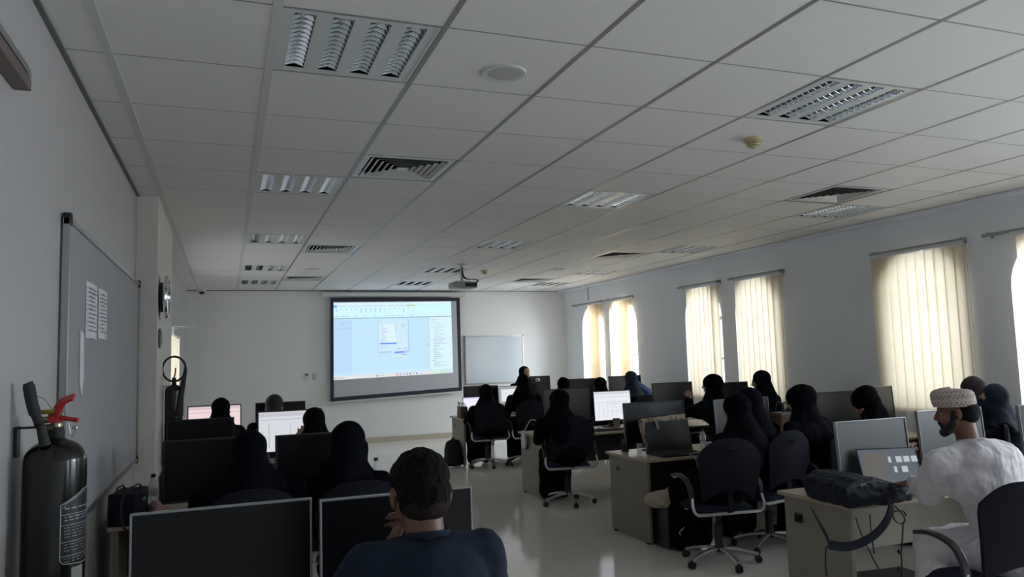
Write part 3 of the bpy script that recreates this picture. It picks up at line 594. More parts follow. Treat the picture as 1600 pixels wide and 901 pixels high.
bm = NB(); vz = H+0.03; cone(bm, (0, 0, vz-0.01), (0, 0, vz+0.03), 0.02, 0.016, 16); cone(bm, (-0.055, -0.01, vz+0.022), (0.03, 0.0, vz+0.022), 0.012, 0.013, 14); cone(bm, (0.02, -0.03, vz+0.02), (0.02, 0.03, vz+0.02), 0.013, 0.013, 12); box(bm, (0.0, 0, vz+0.035), (0.05, 0.03, 0.02), bev=.004); obj('valve', bm, M['brass'], t, True)
# red lever and lower handle
a = lp(82, 655); b = lp(88, 642); c = lp(99, 627); d = lp(115, 620)
bm = NB(); strap(bm, spline([a, b, c, d], 6), 0.034, 0.010, (0.5, -0.5, 0)); box(bm, a+Vector((0.01, 0, 0.0)), (0.05, 0.03, 0.022), bev=.005); obj('lever', bm, M['red'], t, True)
bm = NB(); tube(bm, [lp(95, 652), lp(106, 654), lp(121, 656)], [0.009, 0.008, 0.009]); obj('carry_handle', bm, M['red'], t, True)
bm = NB(); tube(bm, [lp(66, 643.5), lp(75, 643), lp(86, 642.5)], 0.0085, 10); obj('seal_tag', bm, M['yellow'], t, True)
bm = NB(); tube(bm, spline([lp(47, 618), lp(58, 618.5), lp(70, 624), lp(82, 638), lp(96, 641), lp(104, 648)], 6), 0.0018, 5); tube(bm, spline([lp(107, 660), lp(110, 678), lp(114, 681), lp(117, 670)], 5), 0.0018, 5); lathe(bm, [(.006, -.003), (.009, 0), (.006, .003)], 12, Matrix.Translation(lp(117, 667)) @ Matrix.Rotation(1.2, 4, 'X')); obj('pin_chain', bm, M['alu'], t)
# discharge horn and its hose
bm = NB(); hp = [lp(43, 598, 2.73), lp(45, 603, 2.73), lp(47.5, 617, 2.73), lp(52, 637, 2.73), lp(59, 656, 2.73), lp(63, 666, 2.75), lp(71, 668, 2.76), lp(80, 667.5)]
tube(bm, spline(hp, 5), [0.008]+[0.0175+0.0]*4+[0.020]*13+[0.016]*11+[0.013]*7, 14); obj('hose', bm, M['rubber'], t, True)
bm = NB(); tube(bm, [lp(63, 664, 2.73), lp(67, 680, 2.73), lp(71, 696, 2.73)], [0.014, 0.017, 0.019], 14); obj('horn', bm, M['rubber'], t, True)
# wall bracket
bm = NB(); wx = LEFT_X-ec.x; a = lp(60, 667, 2.78); box(bm, ((a.x+wx)/2-0.0, a.y, a.z), (abs(a.x-wx)+.06, 0.02, 0.008)); box(bm, (wx+0.008, a.y, a.z-0.05), (0.010, 0.05, 0.11)); obj('wall_bracket', bm, M['black'], t)
# printed label wrapped round the cylinder: outline, rows of print, paper sticker
def onC(u, z, off=0.0012): return Vector(((ER+off)*math.cos(u), (ER+off)*math.sin(u), z))
def band(bm, pts, w, off=0.0014, mi=0):
    for (u0, z0), (u1, z1) in zip(pts, pts[1:]):
        n = max(1, int(abs(u1-u0)/0.12))
        for k in range(n):
            a0, b0 = u0+(u1-u0)*k/n, z0+(z1-z0)*k/n; a1, b1 = u0+(u1-u0)*(k+1)/n, z0+(z1-z0)*(k+1)/n
            dv = Vector(((a1-a0)*ER, b1-b0)); 
            if dv.length < 1e-6: continue
            nn = Vector((-dv.y, dv.x)).normalized()*w/2; du, dz = nn.x/ER, nn.y
            quad(bm, onC(a0-du, b0-dz, off), onC(a1-du, b1-dz, off), onC(a1+du, b1+dz, off), onC(a0+du, b0+dz, off), mi)
va = math.atan2(-ec.y, -ec.x)            # direction of the camera seen from the cylinder
def uz(x, y):
    s = max(-0.999, min(0.999, (x-84.5)/44.0)); return va+math.asin(s), lp(84.5, y).z
u0, u1 = uz(93, 800)[0], va+1.75; zz = lambda y: uz(93, y)[1]
bm = NB(); n = 8
for k in range(n):
    a0, a1 = u0+(u1-u0)*k/n, u0+(u1-u0)*(k+1)/n; f0 = min(1, k/(n*0.6)); f1 = min(1, (k+1)/(n*0.6))
    quad(bm, onC(a0, zz(868), .0008), onC(a1, zz(868), .0008), onC(a1, zz(783)+0.045*f1, .0008), onC(a0, zz(783)+0.045*f0, .0008))
obj('label_panel', bm, M['label_navy'], t)
bm = NB(); band(bm, [(u0+.1, zz(872)), (u0, zz(866)), (u0, zz(784)), (u0+0.55*(u1-u0), zz(764)), (u1, zz(760))], 0.0028); band(bm, [(u0+.1, zz(872)), (u0+.5*(u1-u0), zz(876)), (u1, zz(874))], 0.0028)
band(bm, [(u0+.06, zz(788)), (u0+.13, zz(788)), (u0+.13, zz(783)), (u0+.6*(u1-u0), zz(766))], .002)
for yy in (799, 815, 840, 861): band(bm, [(u0, zz(yy)), (u1, zz(yy))], 0.002)
rr = random.Random(5)
for y0, nrow in ((790, 1), (803, 2), (819, 4), (844, 3), (865, 2)):
    for j in range(nrow):
        u = u0+0.12
        while u < u1-0.15:
            w = rr.uniform(0.06, 0.22); band(bm, [(u, zz(y0+j*4.6)), (min(u+w, u1-.05), zz(y0+j*4.6))], 0.0034 if y0 < 810 else 0.0018); u += w+0.07
obj('label_print', bm, M['label_white'], t)
bm = NB(); 
for k in range(4):
    a0, a1 = va+math.asin(24/44)+k*.12, va+math.asin(24/44)+(k+1)*.12; quad(bm, onC(a0, zz(905), .0016), onC(a1, zz(905), .0016), onC(a1, zz(879), .0016), onC(a0, zz(880), .0016))
obj('inspection_sticker', bm, mat('sticker_paper', (.34, .35, .33), .7), t)
# the smaller one on the pillar side
t, H = extinguisher(-0.455, 7.75, 1.53, 0.078, 'black fire extinguisher with a looped hose on the pillar side, further back')
bm = NB(); cone(bm, (0, 0, H-.02), (0, 0, H+.05), .022, .018, 14); obj('valve', bm, M['rubber'], t, True)
bm = NB(); pts = [(0.0+0.10*math.sin(a), -0.02, H+0.13-0.115*math.cos(a)) for a in [k*math.pi/9 for k in range(19)]]; tube(bm, pts, 0.010, 8); obj('hose', bm, M['rubber'], t, True)
bm = NB(); tube(bm, [(0.10, -0.03, H+0.13), (0.085, -0.045, H+0.02), (0.06, -0.06, H-0.13), (0.05, -0.065, H-0.3)], [0.014, 0.02, 0.028, 0.036], 14); obj('horn', bm, M['rubber'], t, True)
bm = NB(); strap(bm, [(0.0, 0, H+.05), (0.01, 0, H+.09), (.012, 0, H+.14)], .022, .012, (0, 1, 0)); obj('lever', bm, M['red'], t)
bm = NB(); box(bm, (-0.05, 0, H-0.03), (0.09, 0.02, 0.012)); obj('wall_bracket', bm, M['silver'], t)

# ---------------------------------------------------------------- desks
ZT = 0.74
def desk(x0, x1, y0, y1, label, modesty=None, group=None, side=None, topm=None):
    t = thing('computer_desk', label, 'desk', ((x0+x1)/2, (y0+y1)/2, 0), 0, group); w, d = x1-x0, y1-y0
    bm = NB(); box(bm, (0, 0, ZT-0.0125), (w, d, 0.025)); obj('desk_top', bm, topm or M['wood_top'], t, bev=0.004)
    for s in (-1, 1):
        bm = NB(); box(bm, (s*(w/2-0.045), 0, (ZT-0.025+0.02)/2), (0.03, d-0.06, ZT-0.045)); p = obj('side_panel', bm, side or M['cream_board'], t, bev=0.002)
        bm = NB()
        for q in (-1, 1): cone(bm, (s*(w/2-.045), q*(d/2-.08), 0), (s*(w/2-.045), q*(d/2-.08), 0.02), 0.015)
        obj('foot_glide', bm, M['black'], p)
    bm = NB(); box(bm, (0, d/2-0.11, ZT-0.025-0.2), (w-0.12, 0.02, 0.40)); obj('modesty_panel', bm, modesty or M['dark_wood'], t)
    bm = NB(); box(bm, (-w/2+0.03-0.003, 0.18*d/0.75, 0.60), (0.006, 0.06, 0.035)); obj('cable_port', bm, M['dark_wood'], t)
    return t
desk(3.44, 5.20, 3.58, 4.20, 'cream desk with a backpack and open laptop, used by the man in white', M['cream_board'])
desk(5.24, 7.0, 3.62, 4.30, 'cream desk on the window side of the nearest right-hand row', M['cream_board'])
desk(3.44, 5.20, 5.90, 6.66, 'desk with a dark laptop and floral bag, second right-hand row by the aisle')
desk(5.24, 7.0, 5.90, 6.66, 'desk on the window side of the second right-hand row')
desk(3.44, 5.20, 8.24, 9.02, 'desk with a paper cup in the third right-hand row by the aisle')
desk(5.24, 7.0, 8.24, 9.02, 'desk on the window side of the third right-hand row')
desk(3.44, 5.20, 11.42, 12.14, 'farthest right-hand desk by the aisle with a backpack against its end')
desk(5.24, 7.0, 11.42, 12.14, 'farthest right-hand desk on the window side')
desk(4.7, 6.3, 13.7, 14.35, "instructor's desk below the whiteboard")
desk(-0.66, 1.10, 2.62, 3.36, 'desk holding the two large foreground monitors')
desk(-0.66, 1.10, 5.15, 5.92, 'second left-hand desk with bags and bottles on it')
desk(-0.52, 1.10, 7.34, 8.06, 'third left-hand desk with a lit monitor and pale keyboard mat')
desk(-0.60, 1.10, 9.72, 10.42, 'farthest left-hand desk with a pinkish lit screen')
# near-black plates painted as the shaded insides of cut-outs, near desks
bm = NB(); box(bm, (0, 0, 0), (0.004, 0.07, 0.045)); o = obj('cable_port', bm, M['shade_black']); o.parent = bpy.data.objects['computer_desk']; o.location = (-0.882+.018, 0.14, 0.585)
bm = NB(); box(bm, (0, 0, 0), (0.06, 0.004, 0.05)); box(bm, (0.0, -0.002, 0), (0.03, .004, .025)); o = obj('cable_port', bm, M['shade_black']); o.parent = bpy.data.objects['computer_desk']; o.location = (-0.45, 0.185, 0.63)

# ---------------------------------------------------------------- monitors, laptops
lit = {}
def lit_mats(tint, s):
    key = (tint, s)
    if key not in lit:
        lit[key] = [mat('lit_screen', (0, 0, 0), 0.3, emit=tint, estr=s), mat('lit_screen_line', (0, 0, 0), 0.3, emit=tuple(c*0.45 for c in tint), estr=s), mat('lit_screen_bar', (0, 0, 0), 0.3, emit=tuple(c*0.8 for c in tint), estr=s)]
    return lit[key]
def screen_mesh(w, h, kind):
    bm = NB(); quad(bm, (-w/2, 0, -h/2), (w/2, 0, -h/2), (w/2, 0, h/2), (-w/2, 0, h/2), 0)
    def r(u0, v0, u1, v1, m): quad(bm, (-w/2+u0*w, -0.0008, -h/2+v0*h), (-w/2+u1*w, -0.0008, -h/2+v0*h), (-w/2+u1*w, -0.0008, -h/2+v1*h), (-w/2+u0*w, -0.0008, -h/2+v1*h), m)
    if kind == 'plan':
        r(0, .88, 1, .98, 2); r(.03, .80, .95, .81, 1); r(.16, .45, .168, .74, 1); r(0.02, .50, .16, .505, 1); r(.16, .08, .168, .42, 1); r(.5, .2, .505, .7, 1); r(.62, .35, .625, .6, 1); r(.35, .15, .9, .155, 1)
    elif kind == 'lines':
        r(0, .9, 1, 1, 2); r(.0, .80, 1, .81, 1); r(0, .62, .9, .63, 1)
        for k in range(7): r(.12+.12*k, .1+.05*(k % 3), .125+.12*k, .6-.06*(k % 2), 1)
        r(.3, .55, .85, .557, 1); r(.4, .3, .7, .306, 1)
    elif kind == 'window': r(0, 0, 1, 1, 1); bm.faces.ensure_lookup_table(); quad(bm, (-.38*w, -0.0014, -.36*h), (.40*w, -0.0014, -.36*h), (.40*w, -0.0014, .34*h), (-.38*w, -0.0014, .34*h), 0)
    elif kind == 'blank': r(0, .92, 1, 1, 2)
    return bm
mon_cache = {}
def monitor(xl, yl, xr, yr, Yd, label, h=0.345, bez='black', scr=None, group='desktop monitors', tilt=4, yaw=0.0):
    A = Y(xl, yl, Yd); B = Y(xr, yr, Yd); w = (B-A).length; zt = (A.z+B.z)/2; cx = (A.x+B.x)/2
    t = thing('computer_monitor', label, 'monitor', (cx, Yd, ZT), math.radians(yaw), group); zc = zt-ZT-h/2
    Rt = Matrix.Translation((0, 0, zc)) @ Matrix.Rotation(math.radians(-tilt), 4, 'X')
    fr = {'black': M['black'], 'silver': M['silver']}[bez]; bz = 0.012 if bez == 'black' else 0.0075
    bm = NB(); n = 0.018
    for s in (-1, 1): box(bm, (s*(w/2-bz/2), -0.002, 0), (bz, 0.024, h), bev=0.003); box(bm, (0, -0.002, s*(h/2-bz/2)), (w-bz*1.6, 0.0235, bz), bev=.003)
    bm.transform(Rt); obj('bezel', bm, fr, t)
    bm = NB(); box(bm, (0, 0.006, 0), (w-0.006, 0.018, h-0.006)); box(bm, (0, 0.024, -0.02), (w*0.6, 0.03, h*0.55), bev=0.012); bm.transform(Rt); obj('back_shell', bm, M['black'], t)
    bm = screen_mesh(w-2*bz, h-2*bz-0.004, scr[2] if scr else None); bm.transform(Matrix.Translation(Vector((0, 0, 0)))); bm.transform(Rt @ Matrix.Translation((0, -0.0065, 0)))
    obj('screen', bm, lit_mats(scr[0], scr[1]) if scr else M['screen_glare' if (bez == 'silver' and Yd > 3.5) else 'screen_off'], t)
    bm = NB(); box(bm, (0, 0.055, (zc)/2+0.01), (0.07, 0.02, zc+0.02), bev=0.004); obj('stand_neck', bm, fr if bez == 'silver' else M['black'], t)
    bm = NB(); lathe(bm, [(0.0, 0.0), (0.115, 0.0), (0.118, 0.008), (0.1, 0.016), (0, 0.018)], 32); bm.transform(Matrix.Translation((0, 0.04, 0)) @ Matrix.Diagonal((1.15, 0.85, 1, 1))); obj('stand_base', bm, M['black'], t, True)
    return t
WHT = (0.75, 0.76, 0.82); PNK = (0.85, 0.68, 0.70); PRP = (0.70, 0.68, 0.92)
monitor(203, 800, 487, 779, 2.86, 'big switched-off monitor with a silver edge, foreground left', h=0.44, bez='silver', tilt=1)
monitor(499, 779, 736, 760, 2.80, 'switched-off monitor in front of the man in the blue T-shirt', h=0.42, bez='silver', tilt=1)
monitor(254, 689, 375, 682, 5.45, 'dark monitor at the left wall side, second left-hand desk', h=0.40, tilt=2)
monitor(430, 681, 545, 672, 5.45, 'dark monitor in front of the woman whose scarf points right', h=0.40, tilt=2)
monitor(260, 657, 366, 651, 7.62, 'dark monitor on the third left-hand desk nearest the pillar', h=0.38, tilt=2)
monitor(402, 643, 503, 637, 7.66, 'lit monitor showing a drawing, third left-hand desk', h=0.40, scr=(WHT, 0.36, 'plan'), tilt=2)
monitor(293, 634, 377, 631, 10.0, 'lit pinkish monitor on the farthest left-hand desk', h=0.40, scr=(PNK, 0.40, 'lines'), tilt=2)
monitor(399, 629, 477, 626, 10.0, 'dark monitor behind the mauve-grey hijab, farthest left-hand desk', h=0.40, tilt=2)
monitor(1305, 658, 1415, 652, 4.02, 'silver-edged blank monitor behind the open laptop of the man in white', h=0.39, bez='silver')
monitor(1433, 642, 1533, 635, 4.10, 'blank monitor partly hidden by the head with the embroidered cap', h=0.40, bez='silver')
monitor(1591, 632, 1700, 626, 4.10, 'blank monitor cut by the right edge of the picture', h=0.40, bez='silver')
monitor(974, 629, 1068, 625, 6.46, 'dark monitor behind the floral bag and dark laptop', h=0.40)
monitor(1116, 624, 1200, 620, 6.42, 'silver-edged monitor hidden by two women in the second right-hand row', h=0.40, bez='silver')
monitor(1265, 613, 1353, 609, 6.5, 'dark monitor with a small white sticker behind the bent-over woman', h=0.40)
monitor(1338, 605, 1394, 602, 6.55, 'pale reflecting monitor nearest the wide closed blind', h=0.44, bez='silver')
monitor(849, 608, 922, 605, 8.85, 'dark monitor in the third right-hand row behind the leaning head', h=0.41)
monitor(926, 611, 985, 608, 8.80, 'lit monitor with a white drawing in the third right-hand row', h=0.39, scr=(WHT, 0.43, 'lines'))
monitor(1019, 599, 1081, 595, 8.85, 'dark monitor left of the woman leaning on her hand', h=0.42)
monitor(1123, 598, 1168, 595, 8.85, 'dark monitor between two heads in front of the middle windows', h=0.40)
monitor(724, 604, 778, 601, 11.95, 'dark monitor on the farthest desk at the aisle, beside a purple lit laptop', h=0.40)
monitor(778, 604, 812, 601, 11.75, 'small lit monitor with a white window on the farthest desk', h=0.30, bez='silver', scr=((.80, .82, .86), 0.38, 'window'))
monitor(824, 598, 858, 595, 11.9, 'dark monitor just behind the second woman of the farthest row', h=0.38)
monitor(887, 592, 934, 590, 11.9, 'dark monitor under the farthest arched window', h=0.40)
monitor(951, 588, 1001, 585, 11.9, 'dark monitor in front of the second arched window', h=0.42)
tm = monitor(824, 588, 859, 586, 13.95, "instructor's monitor below the whiteboard with a webcam on it", h=0.36)
bm = NB(); box(bm, (0, 0, 0), (0.09, 0.05, 0.06), bev=0.01); o = obj('webcam', bm, M['white_plastic']); wp = Y(840, 593, 13.9); o.location = (wp.x, 13.90, wp.z); tag(o, "small white webcam on the instructor's monitor", 'webcam'); bm = NB(); cone(bm, (-.012, -.026, 0), (-.012, -.03, 0), .016, n=16); obj('lens', bm, M['black'], o)

def laptop(loc, rz, label, w=0.34, d=0.235, ang=22, scr=None, body='black', extra=None, hh=0.22):
    t = thing('laptop', label, 'laptop', loc, rz, None)
    bm = NB(); box(bm, (0, 0, 0.009), (w, d, 0.016), bev=0.004); obj('base', bm, M[body], t)
    bm = NB()
    for j in range(5):
        for k in range(13): box(bm, (-w*0.42+k*w*0.07, d*0.32-j*d*0.12, 0.0185), (w*0.058, d*0.1, 0.002))
    obj('keyboard', bm, M['rubber'], t)
    h = hh; R_ = Matrix.Translation((0, d/2-0.004, 0.014)) @ Matrix.Rotation(math.radians(-ang), 4, 'X')
    bm = NB(); box(bm, (0, 0.003, h/2), (w, 0.007, h), bev=0.003); bm.transform(R_); obj('lid', bm, M[body], t)
    bm = NB(); 
    if scr: bm.free(); bm = screen_mesh(w-0.018, h-0.024, scr[2]); bm.transform(R_ @ Matrix.Translation((0, -0.0012, h/2+.003))); obj('screen', bm, lit_mats(scr[0], scr[1]), t)
    else: quad(bm, (-w/2+.009, 0, -h/2+.012), (w/2-.009, 0, -h/2+.012), (w/2-.009, 0, h/2-.012), (-w/2+.009, 0, h/2-.012)); bm.transform(R_ @ Matrix.Translation((0, -0.0012, h/2+.003))); obj('screen', bm, M['screen_off'], t)
    if extra: extra(t, w, h, R_)
    return t
def tiles(t, w, h, R_):
    bm = NB()
    for j, (n, v) in enumerate(((4, 0.62), (2, 0.37))):
        for k in range(n):
            u = (0.50+0.13*k) if j == 0 else 0.56+0.13*k; s = 0.10 if not (k == 0) else 0.05
            quad(bm, (-w/2+u*w, 0, v*h), (-w/2+(u+s)*w, 0, v*h), (-w/2+(u+s)*w, 0, (v+.15)*h), (-w/2+u*w, 0, (v+.15)*h))
    for k in range(4): quad(bm, (-w/2+(.45+.13*k)*w, 0, .08*h), (-w/2+(.55+.13*k)*w, 0, .08*h), (-w/2+(.55+.13*k)*w, 0, .11*h), (-w/2+(.45+.13*k)*w, 0, .11*h))
    bm.transform(R_ @ Matrix.Translation((0, -0.003, 0))); obj('desktop_icons', bm, mat('icon_tiles', (0, 0, 0), 0.5, emit=(0.30, 0.32, 0.34), estr=0.6), t)
    bm = NB(); quad(bm, (-w/2+.02, 0, .03), (-w/2+.42*w, 0, .03), (-w/2+.45*w, 0, h-.03), (-w/2+.04, 0, h-.03)); bm.transform(R_ @ Matrix.Translation((0, -0.0024, 0))); obj('menu_panel', bm, mat('menu_panel_lit', (0, 0, 0), 0.5, emit=(0.085, 0.078, 0.068), estr=0.5), t)
lpz = ZT+0.001
laptop((4.06, 3.73, lpz), math.radians(-16), 'open laptop with white icons on a grey screen in front of the man in white', w=0.41, ang=20, scr=((0.070, 0.082, 0.10), 0.5, None), extra=tiles, hh=0.26)
a = Z(1018, 697, ZT+.02); b = Z(1080, 700, ZT+.02)
laptop((3.88, 6.06, lpz), math.radians(-3), 'open dark laptop in front of the cream floral bag', w=0.46, d=0.26, ang=14, hh=0.29)
laptop((3.735, 11.60, lpz), math.radians(2), 'purple lit laptop left of the woman nearest the aisle, farthest row', w=0.36, scr=(PRP, 0.5, 'blank'), ang=8, hh=0.30)
# ---------------------------------------------------------------- office chairs
def make_chair():
    t = thing('office_chair', 'x', 'chair')
    # five-star base
    for k in range(5):
        a = math.radians(90+36+72*k); dx, dy = math.cos(a), math.sin(a)
        bm = NB(); P = spline([(dx*0.03, dy*0.03, 0.115), (dx*0.12, dy*0.12, 0.112), (dx*0.22, dy*0.22, 0.092), (dx*0.30, dy*0.30, 0.066)], 4)
        strap(bm, P, 0.036, 0.022, (-dy, dx, 0)); obj('base_leg', bm, M['chrome_soft'], t, bev=0.005)
        bm = NB(); c = Vector((dx*0.30, dy*0.30, 0)); s = Vector((-dy, dx, 0)).normalized()
        q = Matrix.Translation(c+Vector((0, 0, 0.028))) @ s.to_track_quat('Z', 'Y').to_matrix().to_4x4()
        for o_ in (-0.014, 0.014): lathe(bm, [(0, o_-.009), (.022, o_-.009), (.028, o_-.005), (.028, o_+.005), (.022, o_+.009), (0, o_+.009)], 20, q)
        cone(bm, c+Vector((0, 0, 0.035)), c+Vector((0, 0, 0.066)), 0.011); box(bm, c+Vector((0, 0, .042)), (.03, .03, .024), math.atan2(dy, dx), bev=.008); obj('castor', bm, M['black'], t, True)
    bm = NB(); lathe(bm, [(0.03, 0.09), (0.04, 0.10), (0.04, 0.13), (0.033, 0.14), (0.033, 0.30), (0.018, 0.31), (0.018, 0.41), (0, 0.41)], 20); obj('gas_column', bm, M['black'], t, True)
    bm = NB(); box(bm, (0, 0.0, 0.405), (0.2, 0.22, 0.03), bev=.01); cone(bm, (0.08, 0.05, 0.4), (0.22, 0.06, 0.39), 0.005, n=8); obj('tilt_mechanism', bm, M['black'], t)
    bm = NB(); box(bm, (0, -0.20, 0.424), (0.53, 0.022, 0.024), bev=.004); obj('cross_bar', bm, M['chrome_soft'], t); bm = NB(); box(bm, (0, 0.1, 0.418), (0.46, 0.03, 0.01), bev=.003); obj('seat_rail', bm, M['chrome_soft'], t)
    # seat
    bm = NB(); n = 14; m_ = 12; rows = []
    for j in range(m_+1):
        v = -1+2*j/m_; row = []
        for i in range(n+1):
            u = -1+2*i/n; hw = 0.245*(1-0.10*max(0, v)**3-0.14*max(0, -v)**2); x = u*hw; y = v*0.23+0.02
            z = 0.488-0.045*abs(u)**6-0.045*max(0, v)**6-0.02*max(0, -v)**8+0.006*u*u
            row.append(bm.verts.new((x, y, z)))
        rows.append(row)
    bot = [[bm.verts.new((v.co.x*0.97, 0.02+(v.co.y-0.02)*0.97, 0.428)) for v in row] for row in rows]
    for A, flip in ((rows, 0), (bot, 1)):
        for ra, rb in zip(A, A[1:]):
            for i in range(n): f = (ra[i], ra[i+1], rb[i+1], rb[i]); bm.faces.new(f if not flip else f[::-1])
    for i in range(n): bm.faces.new((rows[0][i+1], rows[0][i], bot[0][i], bot[0][i+1])); bm.faces.new((rows[-1][i], rows[-1][i+1], bot[-1][i+1], bot[-1][i]))
    for j in range(m_): bm.faces.new((rows[j][0], rows[j+1][0], bot[j+1][0], bot[j][0])); bm.faces.new((rows[j+1][-1], rows[j][-1], bot[j][-1], bot[j+1][-1]))
    obj('seat', bm, M['seat_cloth'], t, True)
    # backrest: rounded wide shell with an arched lower edge
    bm = NB(); n = 18; m_ = 16
    def bp(u, v, off):
        a = abs(u); zb = 0.515+0.085*(1-a**2.2); zt = 1.0-0.10*a**3.2-0.0*a
        z = zb+(zt-zb)*v; h = (z-0.5)/0.5
        w = 0.205+0.055*math.sin(min(1, max(0, (h+0.05)/0.75))*math.pi/2)-0.045*max(0, h-0.72)/0.28
        x = u*w; y = -0.235-0.05*h+0.05*u*u+0.035*math.sin(h*math.pi)*-1+0.02
        return (x, y-off, z)
    fr = [[bm.verts.new(bp(-1+2*i/n, j/m_, 0.0)) for i in range(n+1)] for j in range(m_+1)]
    bk = [[bm.verts.new(bp(-1+2*i/n, j/m_, 0.022)) for i in range(n+1)] for j in range(m_+1)]
    for A in (fr, bk):
        for ra, rb in zip(A, A[1:]):
            for i in range(n): bm.faces.new((ra[i], ra[i+1], rb[i+1], rb[i]))
    for i in range(n): bm.faces.new((fr[0][i+1], fr[0][i], bk[0][i], bk[0][i+1])); bm.faces.new((fr[-1][i], fr[-1][i+1], bk[-1][i+1], bk[-1][i]))
    for j in range(m_): bm.faces.new((fr[j][0], fr[j+1][0], bk[j+1][0], bk[j][0])); bm.faces.new((fr[j+1][-1], fr[j][-1], bk[j][-1], bk[j+1][-1]))
    br = obj('backrest', bm, M['chair_mesh'], t, True)
    bm = NB(); box(bm, (0, -0.335, 0.93), (0.13, 0.012, 0.026), bev=0.006); obj('grip_slot', bm, M['shade_black'], br)  # solid near-black bar, the slot's shade painted on
    bm = NB(); strap(bm, spline([(0, -0.02, 0.415), (0, -0.17, 0.42), (0, -0.235, 0.46), (0, -0.225, 0.56), (0, -0.225, 0.64)], 5), 0.045, 0.012, (1, 0, 0)); obj('back_support', bm, M['shade_black'], t)  # strap takes the near-black shade of the arch as its colour
    for s in (-1, 1):
        bm = NB(); tube(bm, spline([(s*0.22, -0.20, 0.424), (s*0.275, -0.20, 0.432), (s*0.30, -0.195, 0.475), (s*0.295, -0.17, 0.55)], 6), 0.0112, 10); obj('arm_bracket', bm, M['chrome_soft'], t, True)
        bm = NB(); pts = spline([(s*0.295, -0.17, 0.54), (s*0.298, -0.155, 0.61), (s*0.298, -0.10, 0.67), (s*0.295, 0.0, 0.695), (s*0.29, 0.10, 0.695), (s*0.285, 0.2, 0.675)], 6)
        strap(bm, pts, 0.042, 0.022, (1, 0, 0)); obj('armrest', bm, M['black'], t, bev=0.007)
    return t
M['chrome_soft'] = mat('brushed_aluminium', (0.55, 0.55, 0.55), 0.32, 0.85)
CH = 'office chairs of the students'
chairs = [
 (3.68, 5.22, -8, 'black office chair with bright five-star base, foremost beside the aisle in the right block'),
 (4.34, 5.42, 12, 'office chair beside the foremost five-star chair, second from the aisle'),
 (3.64, 8.00, -8, 'office chair at the aisle in the third right-hand row, below the leaning head'),
 (3.78, 11.26, 0, 'distant office chair at the aisle with the floor backpack to its left'),
 (4.40, 11.24, 6, 'distant office chair under the second woman from the aisle'),
 (3.72, 2.90, -12, 'office chair at the right picture edge holding the man in white'),
 (0.53, 2.13, 0, 'office chair under the man in the blue T-shirt'),
 (0.14, 4.72, 0, 'office chair of the broad black-clad woman at the second left-hand desk'),
 (0.75, 4.70, -4, 'office chair with its rounded top showing behind the man in the blue T-shirt'),
 (4.98, 5.40, 10, 'office chair of the woman leaning left, third from the aisle'),
 (5.50, 5.45, 20, 'office chair under the bent-over woman'),
 (5.62, 7.85, 10, 'office chair of the woman resting on her hand'),
 (5.80, 4.66, 45, 'office chair behind the right blank monitor, under the navy hijab'),
 (0.74, 7.02, 0, 'office chair of the woman before the lit drawing monitor on the left'),
 (6.40, 7.75, 20, 'office chair by the window wall under the woman against the right blind'),
 (6.36, 11.05, 5, 'distant office chair of the woman with the blue shawl'),
 (5.76, 11.12, 0, 'distant office chair under the dark hijab above the lit white monitor'),
 (5.08, 11.12, 0, 'distant office chair under the head behind a dark monitor, third from aisle'),
 (0.60, 9.37, 0, 'distant office chair under the mauve-grey head scarf on the left'),
 (0.0, 9.17, 0, 'distant office chair before the pinkish lit screen on the left'),
]
CR = None
for x, y, rz, lab in chairs:
    if CR is None: CR = make_chair(); CR.location = (x, y, 0); CR.rotation_euler = (0, 0, math.radians(rz)); CR['label'] = lab; CR['group'] = CH
    else: dup(CR, (x, y, 0), math.radians(rz), lab, CH)

# ---------------------------------------------------------------- people
def remesh(name, bm, voxel, mt, parent, smooth=4, disp=None, label=None, loc=(0, 0, 0)):
    me = bpy.data.meshes.new('tmp'); bm.to_mesh(me); bm.free(); o = bpy.data.objects.new('tmp', me); C.objects.link(o)
    r = o.modifiers.new('r', 'REMESH'); r.mode = 'VOXEL'; r.voxel_size = voxel
    if smooth: s = o.modifiers.new('s', 'SMOOTH'); s.iterations = smooth; s.factor = 0.5
    for d in (disp or []):
        tx = bpy.data.textures.new('folds', 'CLOUDS'); tx.noise_scale = d[0]; dm = o.modifiers.new('d', 'DISPLACE'); dm.texture = tx; dm.strength = d[1]; dm.mid_level = 0.5; dm.texture_coords = 'LOCAL'
    if disp: s = o.modifiers.new('s2', 'SMOOTH'); s.iterations = 2; s.factor = 0.5
    dg = bpy.context.evaluated_depsgraph_get(); ev = o.evaluated_get(dg); m2 = bpy.data.meshes.new_from_object(ev); m2.name = name
    bpy.data.objects.remove(o); bpy.data.meshes.remove(me)
    m2.materials.clear(); m2.materials.append(mt)
    for p in m2.polygons: p.use_smooth = True
    q = bpy.data.objects.new(name, m2); C.objects.link(q); q.location = loc
    if parent is not None: q.parent = parent
    if label: q['label'] = label
    return q
def cap(bm, a, b, ra, rb=None, sub=2):
    rb = ra if rb is None else rb; a = Vector(a); b = Vector(b)
    for p, r in ((a, ra), (b, rb)): bmesh.ops.create_icosphere(bm, subdivisions=sub, radius=r, matrix=Matrix.Translation(p))
    cone(bm, a, b, ra*0.995, rb*0.995, 16)
